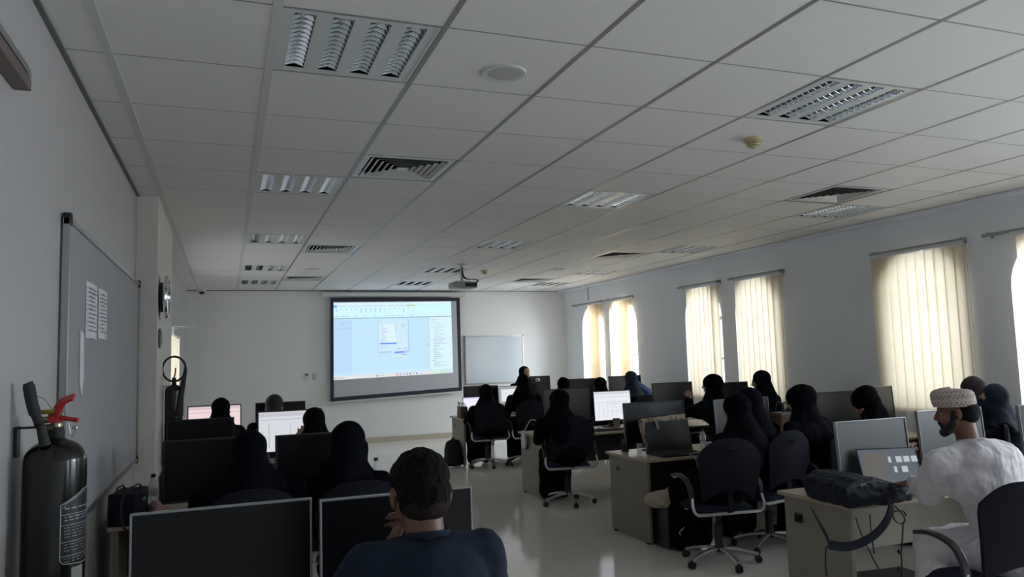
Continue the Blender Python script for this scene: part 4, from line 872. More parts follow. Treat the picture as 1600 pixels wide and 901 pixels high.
def hand(bm, W, f, n, side, curl=0.5, s=1.0):
    """W wrist, f finger direction, n back-of-hand normal, side +1 when the thumb is on f x n's side"""
    f = Vector(f).normalized(); n = (Vector(n)-f*Vector(n).dot(f)).normalized(); t = f.cross(n)*side
    K = []
    for k, (off, ln) in enumerate(((0.030, 0.090), (0.010, 0.094), (-0.010, 0.090), (-0.029, 0.080))):
        kn = W+f*ln*s+t*off*s+n*0.002; cap(bm, W+f*0.012*s+t*off*0.55*s, kn, 0.0145*s, 0.0115*s); K.append(kn)
    for k, kn in enumerate(K):
        L_ = (0.040, 0.045, 0.042, 0.033)[k]*s; d = f.copy(); p = kn
        for j, (fr_, r0, r1) in enumerate(((1.0, 0.0095, 0.009), (0.68, 0.009, 0.0082), (0.55, 0.0082, 0.007))):
            ang = curl*(0.45, 0.75, 0.55)[j]+0.05*k; q = Matrix.Rotation(ang, 3, f.cross(n)) ; d = q @ d
            if d.dot(n) > 0 and j == 0 and curl > 0: d = Matrix.Rotation(-2*ang, 3, f.cross(n)) @ d
            e = p+d*L_*fr_+t*(0.0025*(1.5-k))*s; cap(bm, p, e, r0*s, r1*s); p = e
    b = W+f*0.028*s+t*0.022*s; m_ = b+(f*0.55+t*0.75-n*0.25).normalized()*0.040*s; e = m_+(f*0.85+t*0.3-n*0.35).normalized()*0.030*s; g = e+(f*0.95-n*0.3).normalized()*0.022*s
    cap(bm, b, m_, 0.0145*s, 0.0115*s); cap(bm, m_, e, 0.0112*s, 0.0100*s); cap(bm, e, g, 0.0098*s, 0.0080*s)
def elbow(S, W, la, lb, pole):
    d = W-S; L = min(d.length, (la+lb)*0.985); u = d.normalized(); x = (la*la-lb*lb+L*L)/(2*L); h = math.sqrt(max(0, la*la-x*x))
    p = (Vector(pole)-u*Vector(pole).dot(u)).normalized(); return S+u*x+p*h
def person(label, hip, yaw, top, hyaw=0, hpitch=8, hroll=0, hL=None, hR=None, style='abaya', cloth='abaya', scarf='hijab', skin='skin', vox=0.011, poleL=None, poleR=None, group='seated women in black', stand=False, shawl=None, legs=True, hand_dir=None, wide=1.2, nk=0.095, sd=0.065, hs=1.0, op=0.0):
    t = thing('person', label, 'person', (hip[0], hip[1], 0), 0, group); O = Vector((hip[0], hip[1], 0))
    F = Matrix.Rotation(math.radians(yaw), 3, 'Z')
    Rh = Matrix.Rotation(math.radians(yaw+hyaw), 3, 'Z') @ Matrix.Rotation(math.radians(-hpitch), 3, 'X') @ Matrix.Rotation(math.radians(hroll), 3, 'Y')
    Hc = Vector(top)-O-Rh @ Vector((0, -0.01, 0.118 if style != 'abaya' else 0.135)) ; H = lambda x, y, z: Hc+Rh @ Vector((x, y, z))
    nb = H(0, -0.035, -0.10)+Vector((0, 0, -nk)); hz = 0.57 if not stand else 0.95
    hp = Vector((0, 0, hz)); sh = {s: nb+F @ Vector((s*0.185*min(wide, 1.42), -0.005, -sd)) for s in (-1, 1)}
    W = {}
    for s, h in ((-1, hL), (1, hR)): W[s] = (Vector(h)-O) if h is not None else hp+F @ Vector((s*0.16, 0.40, 0.24))
    E = {s: elbow(sh[s], W[s], 0.285, 0.255, F @ Vector(((poleL if s < 0 else poleR) or (s*0.45, -0.35, -0.8)))) for s in (-1, 1)}
    if stand: kn = {s: Vector((0, 0, 0.5))+F @ Vector((s*0.09, 0.02, 0)) for s in (-1, 1)}; an = {s: Vector((0, 0, 0.08))+F @ Vector((s*0.09, 0, 0)) for s in (-1, 1)}
    else: kn = {s: hp+F @ Vector((s*0.115, 0.42, -0.035)) for s in (-1, 1)}; an = {s: kn[s]+F @ Vector((0, 0.03, -0.44)) for s in (-1, 1)}
    chest = hp.lerp(nb, 0.70)+F @ Vector((0, 0.01, 0)); waist = hp.lerp(nb, 0.35)
    # body: one continuous surface
    b = NB()
    ell(b, H(0, -0.012, 0.032), (0.076, 0.094, 0.088), Rh); ell(b, H(0, 0.036, -0.028), (0.060, 0.060, 0.082), Rh); ell(b, H(0, 0.046, -0.078), (0.043, 0.042, 0.032), Rh)
    cap(b, H(0, 0.094, 0.016), H(0, 0.112, -0.022), 0.008, 0.0125); ell(b, H(0, 0.100, -0.026), (0.018, 0.010, 0.009), Rh)
    cap(b, H(-0.032, 0.083, 0.030), H(0.032, 0.083, 0.030), 0.012); cap(b, H(-0.018, 0.090, -0.054), H(0.018, 0.090, -0.054), 0.008); cap(b, H(-.014, .087, -.064), H(.014, .087, -.064), 0.008)
    for s in (-1, 1):
        ell(b, H(s*0.043, 0.060, -0.022), (0.022, 0.024, 0.024), Rh)
        if style != 'abaya': ell(b, H(s*0.082, -0.006, -0.004), (0.010, 0.017, 0.029), Rh @ Matrix.Rotation(math.radians(s*18), 3, 'Z')); ell(b, H(s*0.080, -0.004, -0.026), (0.009, 0.011, 0.012), Rh)
    cap(b, H(0, -0.022, -0.05), nb+Vector((0, 0, -0.02)), 0.054, 0.060)
    cap(b, nb+Vector((0, 0, -0.05)), chest, 0.075, 0.105); cap(b, chest, waist, 0.105, 0.10); ell(b, hp+Vector((0, 0, .0)), (0.15, 0.13, 0.11), F)
    for s in (-1, 1):
        cap(b, nb+Vector((0, 0, -0.04)), sh[s], 0.05, 0.05); cap(b, sh[s], E[s], 0.048, 0.038); cap(b, E[s], W[s], 0.038, 0.026)
        cap(b, hp+F @ Vector((s*0.09, 0.02, 0)), kn[s], 0.078, 0.056); cap(b, kn[s], an[s], 0.052, 0.036); cap(b, an[s]+Vector((0, 0, -.035)), an[s]+F @ Vector((0, 0.13, -0.045)), 0.034, 0.026)
        fd = (W[s]-E[s]).normalized()
        if hand_dir and s in hand_dir: d_, n_, cu = hand_dir[s]; hand(b, W[s], Vector(d_), Vector(n_), (1 if s > 0 else -1)*(-1), cu)
        else: hand(b, W[s], (fd+F @ Vector((0, 0.8, -0.1))).normalized(), (0, 0, 1), -s, 0.5)
    remesh('body', b, vox if vox < 0.008 else 0.008, M[skin], t, 3)
    for s in (-1, 1):
        e = NB(); ell(e, H(s*0.030, 0.0735, 0.006), (0.0105, 0.0105, 0.0065), Rh, 2); e_ = obj('eye', e, M['eye'], t, True); e = NB(); ell(e, H(s*0.030, 0.0832, 0.005), (0.0050, 0.0022, 0.0050), Rh, 2); obj('iris', e, M['iris'], e_, True)
    m2 = NB(); cap(m2, H(-0.017, 0.0955, -0.055), H(0.017, 0.0955, -0.055), 0.0042); cap(m2, H(-.013, .0925, -.063), H(.013, .0925, -.063), .005); obj('mouth', m2, M['lip'], t, True)
    # clothing
    g = NB()
    if style == 'abaya':
        ell(g, hp+Vector((0, 0, 0.0)), (0.205, 0.18, 0.135), F); cap(g, hp+Vector((0, 0, .04)), chest, 0.155, 0.15); ell(g, chest, (0.185*wide, 0.135, 0.16), F)
        cap(g, sh[-1]+Vector((0, 0, 0.01)), sh[1]+Vector((0, 0, 0.01)), 0.072); cap(g, sh[-1].lerp(nb, .5), nb+Vector((0, 0, .01)), .07, .07); cap(g, sh[1].lerp(nb, .5), nb+Vector((0, 0, .01)), .07, .07)
        for s in (-1, 1):
            cap(g, sh[s], E[s], 0.068, 0.062); cap(g, E[s], E[s].lerp(W[s], 0.93), 0.062, 0.046)
            cap(g, chest+F @ Vector((s*.1, 0, 0)), E[s].lerp(sh[s], .45), 0.10, 0.065)
            if legs: cap(g, hp+F @ Vector((s*0.08, 0.02, 0)), kn[s], 0.115, 0.088); cap(g, kn[s], an[s]+Vector((0, 0, 0.0)), 0.09, 0.085)
        if legs:
            if stand: cap(g, hp, Vector((0, 0, 0.12)), 0.19, 0.2)
            else: cap(g, kn[-1], kn[1], .085); cap(g, kn[-1].lerp(an[-1], .5), kn[1].lerp(an[1], .5), .09); cap(g, an[-1]+Vector((0, 0, .03)), an[1]+Vector((0, 0, .03)), .085); ell(g, hp+F @ Vector((0, .22, -.03)), (.15, .2, .09), F)
        remesh('abaya', g, vox, M[cloth], t, 7, [(0.16, 0.022), (0.06, 0.010)])
        g = NB(); ell(g, H(0, -0.030-op, 0.045-.015*hs), (0.098*hs, 0.112*hs, 0.108), Rh); ell(g, H(0, -0.032-op, -0.03), (0.092*hs, 0.095*hs, 0.11), Rh); cap(g, H(0, 0.0, -0.095), H(0, -0.01, -0.13), 0.072, 0.085)
        cap(g, H(0, -0.03, -0.03), nb+F @ Vector((0, -0.02, -0.03)), 0.098, 0.135)
        for s in (-1, 1): cap(g, H(s*0.01, -0.02, -0.08), sh[s].lerp(nb, .45)+Vector((0, 0, -.01)), 0.088, 0.085); cap(g, nb+F @ Vector((-0.07, -0.01, -0.03)), nb+F @ Vector((0.07, -0.01, -0.03)), 0.098)
        ell(g, nb+F @ Vector((0, -0.03, -0.09)), (0.175*wide, 0.135, 0.12), F); ell(g, nb+F @ Vector((0, -0.05, -0.20)), (0.14, 0.105, 0.12), F)
        if shawl == 'tip': ell(g, H(0, .045, -.04), (.074, .082, .10), Rh)
        if shawl == 'tip': cap(g, H(0.0, 0.07, -0.08), H(0.0, 0.13, -0.16), 0.05, 0.03); cap(g, H(0, .09, -.0), H(0, .12, -.12), .035, .03)
        if shawl == 'veil': ell(g, H(0, .045, -.05), (.07, .075, .085), Rh)
        o = remesh('hijab', g, min(vox, .010), M[scarf], t, 6, [(0.09, 0.012)])
        if shawl == 'blue':
            g = NB(); cap(g, H(0.05, -0.02, -0.05), sh[1]+F @ Vector((0.02, -.02, .03)), 0.07, 0.085); cap(g, sh[1]+F @ Vector((0.02, -.02, .03)), E[1]+F @ Vector((.02, 0, .06)), .09, .08); remesh('shawl', g, .011, M['hijab_blue'], t, 5, [(.08, .015)], 'blue shawl over one shoulder')
    elif style == 'tee':
        ell(g, hp, (0.185, 0.15, 0.13), F); cap(g, hp+Vector((0, 0, .03)), chest, 0.15, 0.155); ell(g, chest+F @ Vector((0, -.01, 0)), (0.19, 0.145, 0.17), F); ell(g, chest+F @ Vector((0, -.03, .09)), (0.175, 0.115, 0.11), F)
        cap(g, sh[-1]+Vector((0, 0, 0.0)), nb+F @ Vector((-.03, -.02, -.035)), 0.072, 0.064); cap(g, sh[1]+Vector((0, 0, 0.0)), nb+F @ Vector((.03, -.02, -.035)), 0.072, 0.064)
        for s in (-1, 1): cap(g, sh[s], sh[s].lerp(E[s], 0.75), 0.076, 0.066)
        remesh('t_shirt', g, vox, M['tshirt'], t, 8, [(0.12, 0.014), (0.04, 0.004)])
        g = NB(); lathe(g, [(0.066, -.008), (0.0695, 0.0), (0.066, 0.010), (0.062, 0.0)], 28, Matrix.Translation(nb+F @ Vector((0, -0.006, 0.020))) @ Matrix.Rotation(math.radians(-10), 4, 'X')); obj('collar', g, M['tshirt'], t, True)
        g = NB(); 
        for s in (-1, 1): cap(g, hp+F @ Vector((s*0.09, 0.0, -.01)), kn[s], 0.095, 0.072); cap(g, kn[s], an[s], 0.07, 0.055)
        remesh('trousers', g, .012, M['trouser'], t, 4)
        g = NB(); ell(g, H(0, -0.006, 0.050), (0.086, 0.102, 0.082), Rh); ell(g, H(0, -0.038, 0.000), (0.078, 0.075, 0.085), Rh)
        remesh('hair', g, 0.005, M['hair'], t, 2, [(0.018, 0.013), (.05, .008)])
        g = NB(); ell(g, H(0, -0.048, -0.028), (0.069, 0.056, 0.056), Rh); remesh('nape_fade', g, 0.006, mat('short_faded_hair', (0.016, 0.010, 0.008), 0.8, spec=0.2), t, 2)
    elif style == 'dish':
        ell(g, hp, (0.225, 0.20, 0.16), F); cap(g, hp+Vector((0, 0, .03)), chest, 0.175, 0.165); ell(g, chest+F @ Vector((0, -.02, 0)), (0.19*wide, 0.155, 0.18), F); ell(g, chest+F @ Vector((0, -.045, .10)), (0.17*wide, 0.12, 0.115), F)
        for s in (-1, 1):
            cap(g, sh[s]+F @ Vector((s*.015, 0, 0)), nb+F @ Vector((s*.03, -.03, -.03)), 0.085, 0.070); cap(g, sh[s]+F @ Vector((s*.01, 0, 0)), E[s], 0.088, 0.082); cap(g, E[s], E[s].lerp(W[s], 0.90), 0.08, 0.050)
            cap(g, chest+F @ Vector((s*.1, 0, -.02)), E[s].lerp(sh[s], .5), 0.10, 0.075)
            cap(g, hp+F @ Vector((s*0.09, 0.02, 0)), kn[s], 0.135, 0.105); cap(g, kn[s], an[s], 0.105, 0.10)
        cap(g, kn[-1], kn[1], .1); cap(g, kn[-1].lerp(an[-1], .5), kn[1].lerp(an[1], .5), .10); cap(g, an[-1]+Vector((0, 0, .04)), an[1]+Vector((0, 0, .04)), .10); ell(g, hp+F @ Vector((0, .22, -.02)), (.17, .22, .12), F)
        remesh('dishdasha', g, vox, M['dishdasha'], t, 6, [(0.16, 0.040), (0.07, 0.012)])
        g = NB(); lathe(g, [(0.064, -.010), (0.070, 0.0), (0.066, 0.016), (0.060, 0.0)], 28, Matrix.Translation(nb+F @ Vector((0, -0.006, 0.030))) @ Matrix.Rotation(math.radians(-10), 4, 'X')); obj('collar', g, M['dishdasha'], t, True)
        g = NB(); ell(g, H(0, -0.030, 0.008), (0.083, 0.084, 0.066), Rh); ell(g, H(0, -0.052, -0.022), (0.068, 0.054, 0.048), Rh); remesh('hair', g, 0.005, M['hair'], t, 2, [(0.02, 0.004)])
        g = NB()
        for s in (-1, 1):
            cap(g, H(s*0.068, 0.020, 0.010), H(s*0.062, 0.030, -0.050), 0.012, 0.017); cap(g, H(s*0.062, 0.03, -0.050), H(s*0.035, 0.068, -0.092), 0.018, 0.024); cap(g, H(s*0.035, 0.068, -0.092), H(0, 0.085, -0.100), 0.024, 0.026); cap(g, H(s*.02, .102, -.042), H(s*.034, .085, -.07), .007, .012)
        remesh('beard', g, 0.005, M['beard'], t, 2, [(0.015, 0.004)])
        # cap: stiff round kumma
        g = NB(); prof = [(1.0, 0.0), (1.035, 0.018), (1.045, 0.045), (1.03, 0.068), (0.95, 0.083), (0.80, 0.092), (0.5, 0.098), (0.0, 0.100)]; n = 64; rings = []
        for r, z in prof: rings.append([g.verts.new(H(0.086*r*math.cos(2*math.pi*k/n)+0.0, 0.004+0.106*r*math.sin(2*math.pi*k/n), 0.036+z+0.010*math.sin(2*math.pi*k/n))) for k in range(n)])
        uvl = g.loops.layers.uv.new('UVMap')
        for j, (ra, rb) in enumerate(zip(rings, rings[1:])):
            for k in range(n):
                f = g.faces.new((ra[k], ra[(k+1) % n], rb[(k+1) % n], rb[k]))
                v0, v1 = [min(1.0, q*1.0) for q in (j/7.0, (j+1)/7.0)]
                for lp_, (uu, vv) in zip(f.loops, ((k/n, v0), ((k+1)/n, v0), ((k+1)/n, v1), (k/n, v1))): lp_[uvl].uv = (uu, vv)
        obj('embroidered_cap', g, M['kumma'], t, True)
    for s in (-1, 1):
        g = NB(); c = an[s]+F @ Vector((0, 0.05, -0.055)); 
        cap(g, an[s]+F @ Vector((0, -.01, -.045)), an[s]+F @ Vector((0, .14, -.052)), .040, .034); remesh('shoe', g, .01, M['black'] if style != 'dish' else M['brown'], t, 2)
    return t
def H_(x, y, Yd): p = Y(x, y, Yd); return (p.x, p.y, p.z)
# foreground man, blue T-shirt, back to the camera, cheek on hand
tp = Y(655, 709, 2.2)
ck = Y(624, 884, 2.30)
person('man with short curly black hair in a slate-blue T-shirt resting his cheek on his hand', (0.53, 2.10), 2, (tp.x, 2.2, tp.z+0.004), 0, 14, 2, hL=(ck.x, 2.30, ck.z), hR=(0.80, 2.52, 0.79), style='tee', nk=0.030, sd=0.055, wide=0.86, skin='skin_dark', vox=0.006, group=None,
       poleL=(-0.8, 0.2, -0.7), hand_dir={-1: ((-0.15, 0.1, 1.0), (-1.0, -0.2, 0.0), 1.7)})
# man in white dishdasha
tp = Y(1490, 604, 3.12)
person('bearded man in a white robe and embroidered round cap typing on an open laptop', (3.90, 2.88), 4, (tp.x, 3.12, tp.z-0.024), 36, 8, 0, hL=(3.83, 3.47, 0.865), hR=(4.16, 3.50, 0.83), style='dish', skin='skin_dark', vox=0.007, group=None, poleL=(-0.30, -0.55, -0.9), wide=1.28,
       hand_dir={-1: ((-0.55, 1, -0.30), (-0.1, 0.2, 1), 0.5), 1: ((-0.1, 1, -0.35), (0, 0.2, 1), 0.5)})
W_ = [
 # label, hip, yaw, (px, py, Y), hyaw, hpitch, hroll, extra
 ('broad-shouldered woman in black from behind at the second left-hand desk, by the wall', (0.13, 4.62), 0, (387, 674, 4.85), 8, 22, 0, dict(wide=1.42, hL=(-.05, 5.02, .79), hR=(.24, 5.02, .79), poleR=(.12, -.3, -.95), hs=1.05)),
 ('woman in black whose head scarf points to the right, behind the foreground man', (0.74, 4.62), -8, (552, 658, 4.82), -52, 12, 0, dict(shawl='tip', wide=1.2, hL=(.70, 5.02, .79), poleL=(-.12, -.3, -.95))),
 ('woman in a black scarf bending before the pinkish lit screen, farthest left-hand desk', (-0.02, 9.15), 0, (348, 621, 9.25), -35, 8, 0, dict(wide=1.1)),
 ('woman in a black hijab with raised hand before the lit drawing monitor on the left', (0.72, 7.0), 0, (487, 637, 7.1), 20, 14, 0, dict(hL=(0.60, 7.20, 0.97))),
 ('woman in a mauve-grey head scarf at the farthest left-hand desk', (0.58, 9.35), 0, (432, 616, 9.45), -40, 12, 0, dict(scarf='hijab_grey')),
 ('woman in black on the aisle chair of the farthest row, purple laptop before her', (3.76, 11.16), 0, (757, 600, 11.2), 10, 8, 0, dict(hs=1.15)),
 ('tall woman in black, second from the aisle in the farthest row', (4.40, 11.14), -4, (816, 584, 11.2), 0, 6, 0, dict(wide=1.2)),
 ('head in black hijab behind a dark monitor, third from the aisle in the farthest row', (5.08, 11.1), 0, (878, 589, 11.2), 15, 8, 0, {}),
 ('head in dark hijab above the lit white drawing monitor, farthest row', (5.74, 11.1), 0, (935, 589, 11.2), 25, 8, 0, dict(scarf='hijab')),
 ('woman with a bright blue shawl on her shoulder below the second arched window', (6.36, 11.0), 5, (982, 580, 11.2), 30, 12, 0, dict(scarf='hijab_navy', shawl='blue')),
 ('woman in black on the aisle chair of the third right-hand row, head tilted right', (3.62, 7.86), 0, (874, 609, 7.95), 0, 16, 12, dict(wide=1.3, hs=1.2)),
 ('woman in black leaning her cheek toward a raised hand in front of the middle windows', (5.66, 7.75), 10, (1110, 584, 7.9), 30, 5, 0, dict(hL=(5.30, 7.98, 1.10), hs=1.15, wide=1.3, cloth='abaya_grey')),
 ('woman in black seen against the right blind of the middle window pair', (6.42, 7.7), 20, (1184, 579, 7.9), 20, 14, 0, dict(wide=1.1)),
 ('woman in charcoal with black hijab sitting second from the aisle, beyond the foremost chair', (4.46, 5.42), 14, (1163, 606, 5.55), 14, 10, -8, dict(cloth='abaya_grey', scarf='abaya_grey')),
 ('woman in black on the foremost chair by the aisle, her head tilted left', (3.69, 5.18), 0, (1143, 615, 5.3), 18, 10, -8, dict(wide=1.2, hs=1.08, hL=(3.62, 5.55, .64), hR=(3.92, 5.55, .64))),
 ('woman in a long black veil leaning left, third from the aisle near the empty floor', (5.0, 5.3), 18, (1243, 601, 5.5), 20, 10, -8, dict(wide=1.6, hs=1.22)),
 ('woman in black bent far forward with her face hidden, before a dark monitor', (5.62, 5.25), 40, (1336, 609, 5.6), 30, 38, 0, dict(wide=1.1, hs=1.2)),
 ('woman in a navy hijab sitting behind the man in the embroidered cap', (5.82, 4.66), 45, (1548, 600, 4.72), 20, 10, -10, dict(scarf='hijab_navy', cloth='abaya_grey', wide=1.45, shawl='tip')),
]
for lab, hipp, yw, (px, py, yy), hy, hpi, hro, kw in W_:
    kw = dict(kw); p = Y(px, py, yy)
    person(lab, hipp, yw, (p.x, p.y, p.z), hy, hpi, hro, vox=0.009 if yy < 6 else 0.012, **kw)
p = Y(1512, 589, 5.3)
person('woman in a dark brown scarf mostly hidden beyond the navy hijab', (p.x+.1, 5.2), 40, (p.x, p.y, p.z), 20, 14, 0, vox=.012, scarf='hijab_grey')
p = Y(821, 572, 13.2)
person('instructor with a dark head scarf facing the class below the whiteboard', (p.x-.02, 13.25), 180, (p.x, p.y, p.z), 12, 10, 0, op=.014, vox=.009, group=None, hL=(p.x+.2, 12.95, 0.95), hR=(p.x-.25, 12.9, 0.95), stand=False)
# ---------------------------------------------------------------- things on the desks and floor
def bottle(x, y, z, label, h=0.22, r=0.031):
    t = thing('water_bottle', label, 'bottle', (x, y, z), 0, 'water bottles')
    bm = NB(); lathe(bm, [(0, 0), (r*.85, 0), (r, .01), (r, h*.3), (r*.93, h*.34), (r, h*.38), (r, h*.62), (r*.8, h*.74), (r*.42, h*.88), (r*.42, h*.92), (0, h*.92)], 24); obj('body', bm, M['clear'], t, True)
    bm = NB(); lathe(bm, [(r*1.01, h*.40), (r*1.03, h*.42), (r*1.03, h*.58), (r*1.01, h*.6)], 24); obj('label_band', bm, M['white_plastic'], t, True)
    bm = NB(); lathe(bm, [(0, h*.9), (r*.5, h*.9), (r*.5, h*.99), (0, h)], 20); obj('screw_cap', bm, M['black'], t, True); return t
bottle(4.40, 6.42, ZT, 'small clear water bottle right of the dark laptop on the second right-hand desk', 0.17, 0.030)
p = Z(236, 772, ZT+.06); bottle(-0.45, 5.62, ZT, 'clear water bottle with a dark cap at the left wall beside the black bag', 0.24)
bottle(1.05, 5.74, ZT, 'clear water bottle at the aisle end of the second left-hand desk', 0.22)
bottle(3.50, 11.8, ZT, 'distant clear bottle standing behind the brown bag at the farthest desk', 0.24)
# paper cup
p = Z(957, 667, ZT); t = thing('paper_cup', 'brown takeaway cup with a dark lid in front of the lit drawing monitor', 'cup', (p.x-.05, 8.55, ZT))
bm = NB(); lathe(bm, [(0, 0), (0.033, 0), (0.045, 0.115), (0, 0.115)], 24); obj('cup', bm, M['kraft'], t, True); bm = NB(); lathe(bm, [(0, .113), (.048, .113), (.048, .122), (.043, .128), (0, .128)], 24); obj('lid', bm, mat('cup_lid', (.05, .04, .035), .5), t, True)
# keyboards, mice
def keyboard(x, y, rz, label, col='black'):
    t = thing('keyboard', label, 'keyboard', (x, y, ZT), math.radians(rz), 'desktop keyboards'); bm = NB(); box(bm, (0, 0, 0.010), (0.44, 0.14, 0.018), bev=.005); obj('case', bm, M[col], t)
    bm = NB()
    for j in range(5):
        for k in range(18): box(bm, (-.2+.0235*k, .045-.023*j, .022), (.019, .018, .006))
    obj('keys', bm, M['rubber'], t); return t
def mouse(x, y, rz, label):
    t = thing('computer_mouse', label, 'mouse', (x, y, ZT), math.radians(rz), 'computer mice'); bm = NB(); bmesh.ops.create_uvsphere(bm, u_segments=20, v_segments=12, radius=1, matrix=Matrix.Diagonal((.031, .055, .034, 1)))
    bmesh.ops.bisect_plane(bm, geom=bm.verts[:]+bm.edges[:]+bm.faces[:], plane_co=(0, 0, 0), plane_no=(0, 0, -1), clear_outer=True); bmesh.ops.contextual_create(bm, geom=[e for e in bm.edges if e.is_boundary]); obj('shell', bm, M['black'], t, True)
    bm = NB(); cone(bm, (-.004, .03, .028), (.004, .03, .028), .007, n=12); obj('wheel', bm, M['silver'], t); return t
keyboard(4.45, 8.40, 0, 'black keyboard on the desk with the paper cup'); keyboard(-0.28, 5.32, 4, 'dark keyboard on the second left-hand desk near the wall'); keyboard(0.60, 7.46, 4, 'keyboard below the lit drawing monitor on the left'); keyboard(4.85, 3.78, 0, 'keyboard in front of the blank monitor beyond the man in white')
pm = Z(1017, 705, ZT+.02); mouse(pm.x, pm.y+.02, -60, 'black mouse with a pale cable at the left corner of the dark laptop')
mouse(4.30, 8.45, 10, 'black mouse left of the paper cup')
bm = NB(); tube(bm, spline([(pm.x+.05, pm.y+.02, ZT+.012), (pm.x+.16, 6.02, ZT+.012), (pm.x+.22, 5.885, ZT-.004), (pm.x+.24, 5.87, .60), (pm.x+.20, 5.86, .50), (pm.x+.05, 5.84, .46)], 8), 0.0028, 6); tag(obj('mouse_cable', bm, M['white_plastic'], None, True), 'pale mouse cable hanging over the desk edge beside the cream bag', 'cable')
# phone propped at the corner of the second desk, charging cable
p = Z(974, 699, ZT); t = thing('phone', 'phone propped upright at the aisle corner of the dark laptop desk', 'phone', (3.58, 6.52, ZT), math.radians(-8))
bm = NB(); box(bm, (0, 0, .075), (.075, .009, .15), rot=Matrix.Rotation(math.radians(-8), 4, 'X'), bev=.004); obj('case', bm, M['black'], t)
bm = NB(); prism(bm, [(-.022, -.018, .07), (.026, -.010, .125), (-.012, -.010, .128), (-.026, -.013, .105)], (0, -.003, 0)); obj('pink_patch', bm, M['pink'], t, label='pink triangular patch on the phone case')  # small pink patch set on the front of the case
bm = NB()
for k in range(3): lathe(bm, [(0, 0), (.007, 0), (.007, .004), (0, .005)], 12, Matrix.Translation((-.022+.022*k, -.007, .02)) @ Matrix.Rotation(math.radians(90), 4, 'X'))
obj('stud', bm, M['white_plastic'], t)
bm = NB(); tube(bm, spline([(3.585, 6.53, ZT+.15), (3.59, 6.54, ZT+.20), (3.575, 6.50, ZT+.32), (3.66, 6.47, ZT+.44)], 6), .003, 6); tag(obj('charging_cable', bm, M['white_plastic'], None, True), 'thin white charging cable rising from the propped phone', 'cable')
bm = NB(); box(bm, (0, 0, .045), (.05, .03, .09), bev=.004); o = obj('plastic_box', bm, M['clear']); o.location = (3.65, 6.36, ZT); tag(o, 'small clear plastic box beside the propped phone', 'box')
bm = NB(); box(bm, (0, 0, .03), (.12, .09, .06), bev=.006); o = obj('tissue_packet', bm, M['paper']); o.location = (4.40, 6.26, ZT); tag(o, 'white tissue packet beneath the small water bottle by the laptop', 'tissue packet')
# floral bag behind the dark laptop
t = thing('tote_bag', 'cream floral canvas bag standing behind the dark laptop', 'bag', (3.87, 6.30, ZT), math.radians(3))
g = NB(); prism(g, [(-.25, -.03, .32), (.26, -.03, .345), (.25, -.03, .02), (-.16, -.03, .0), (-.20, -.03, .10), (-.24, -.03, .21)], (0, .06, 0)); remesh('bag_body', g, .009, M['floral'], t, 5, [(.06, .015)])
for k in range(2): bm = NB(); strap(bm, spline([(-.11+.21*k, -.045, .315), (-.10+.21*k, -.052, .29), (-.085+.21*k, -.052, .24), (-.08+.21*k, -.05, .12)], 5), .028, .006, (1, 0, 0)); obj('strap', bm, M['bag_strap'] if 'bag_strap' in M else M['cream_board'], t)
# cream cloth pouch on the computer tower
tw = thing('computer_tower', 'black computer tower under the aisle end of the second right-hand desk', 'computer', (3.62, 5.93, 0), 0, 'computer towers')
bm = NB(); box(bm, (0, 0, .185), (.18, .42, .35), bev=.006); obj('case', bm, M['black'], tw); bm = NB(); box(bm, (0, -.213, .185), (.165, .008, .33), bev=.003); obj('front_panel', bm, M['rubber'], tw); bm = NB(); cone(bm, (0.04, -.218, .31), (0.04, -.224, .31), .01, n=16); obj('power_button', bm, M['silver'], tw)
bm = NB()
for s in (-1, 1): box(bm, (s*.07, 0, .005), (.02, .3, .01))
obj('foot', bm, M['rubber'], tw)
dup(tw, (3.66, 8.62, 0), 0, 'black computer tower under the aisle end of the desk with the paper cup')
tl = thing('computer_case', 'black computer case lying flat on the floor under the desk of the man in white', 'computer', (3.95, 3.86, 0), math.radians(-6))
bm = NB(); box(bm, (0, 0, .10), (.62, .38, .18), bev=.006); obj('case', bm, M['black'], tl); bm = NB(); box(bm, (.18, -.192, .13), (.16, .006, .012)); obj('drive_slot', bm, M['silver'], tl)
bm = NB()
for sx in (-1, 1): box(bm, (sx*.26, 0, .006), (.03, .3, .012))
obj('foot', bm, M['rubber'], tl)
t = thing('cloth_pouch', 'cream printed cloth pouch lying on the computer tower beside the foremost chair', 'pouch', (3.54, 5.74, .366), math.radians(8))
g = NB(); ell(g, (-.06, 0, .065), (.16, .13, .07)); ell(g, (.12, 0, .085), (.12, .12, .085)); cap(g, (-.10, 0, .045), (.15, 0, .07), .04, .05); remesh('pouch_body', g, .008, M['cream_cloth'], t, 4, [(.05, .02)])
bm = NB(); tube(bm, spline([(.02, -.13, .05), (.05, -.19, -.04), (.0, -.2, -.14), (-.04, -.19, -.18), (.0, -.18, -.22), (.06, -.17, -.23)], 6), .003, 6); obj('drawstring', bm, M['white_plastic'], t)
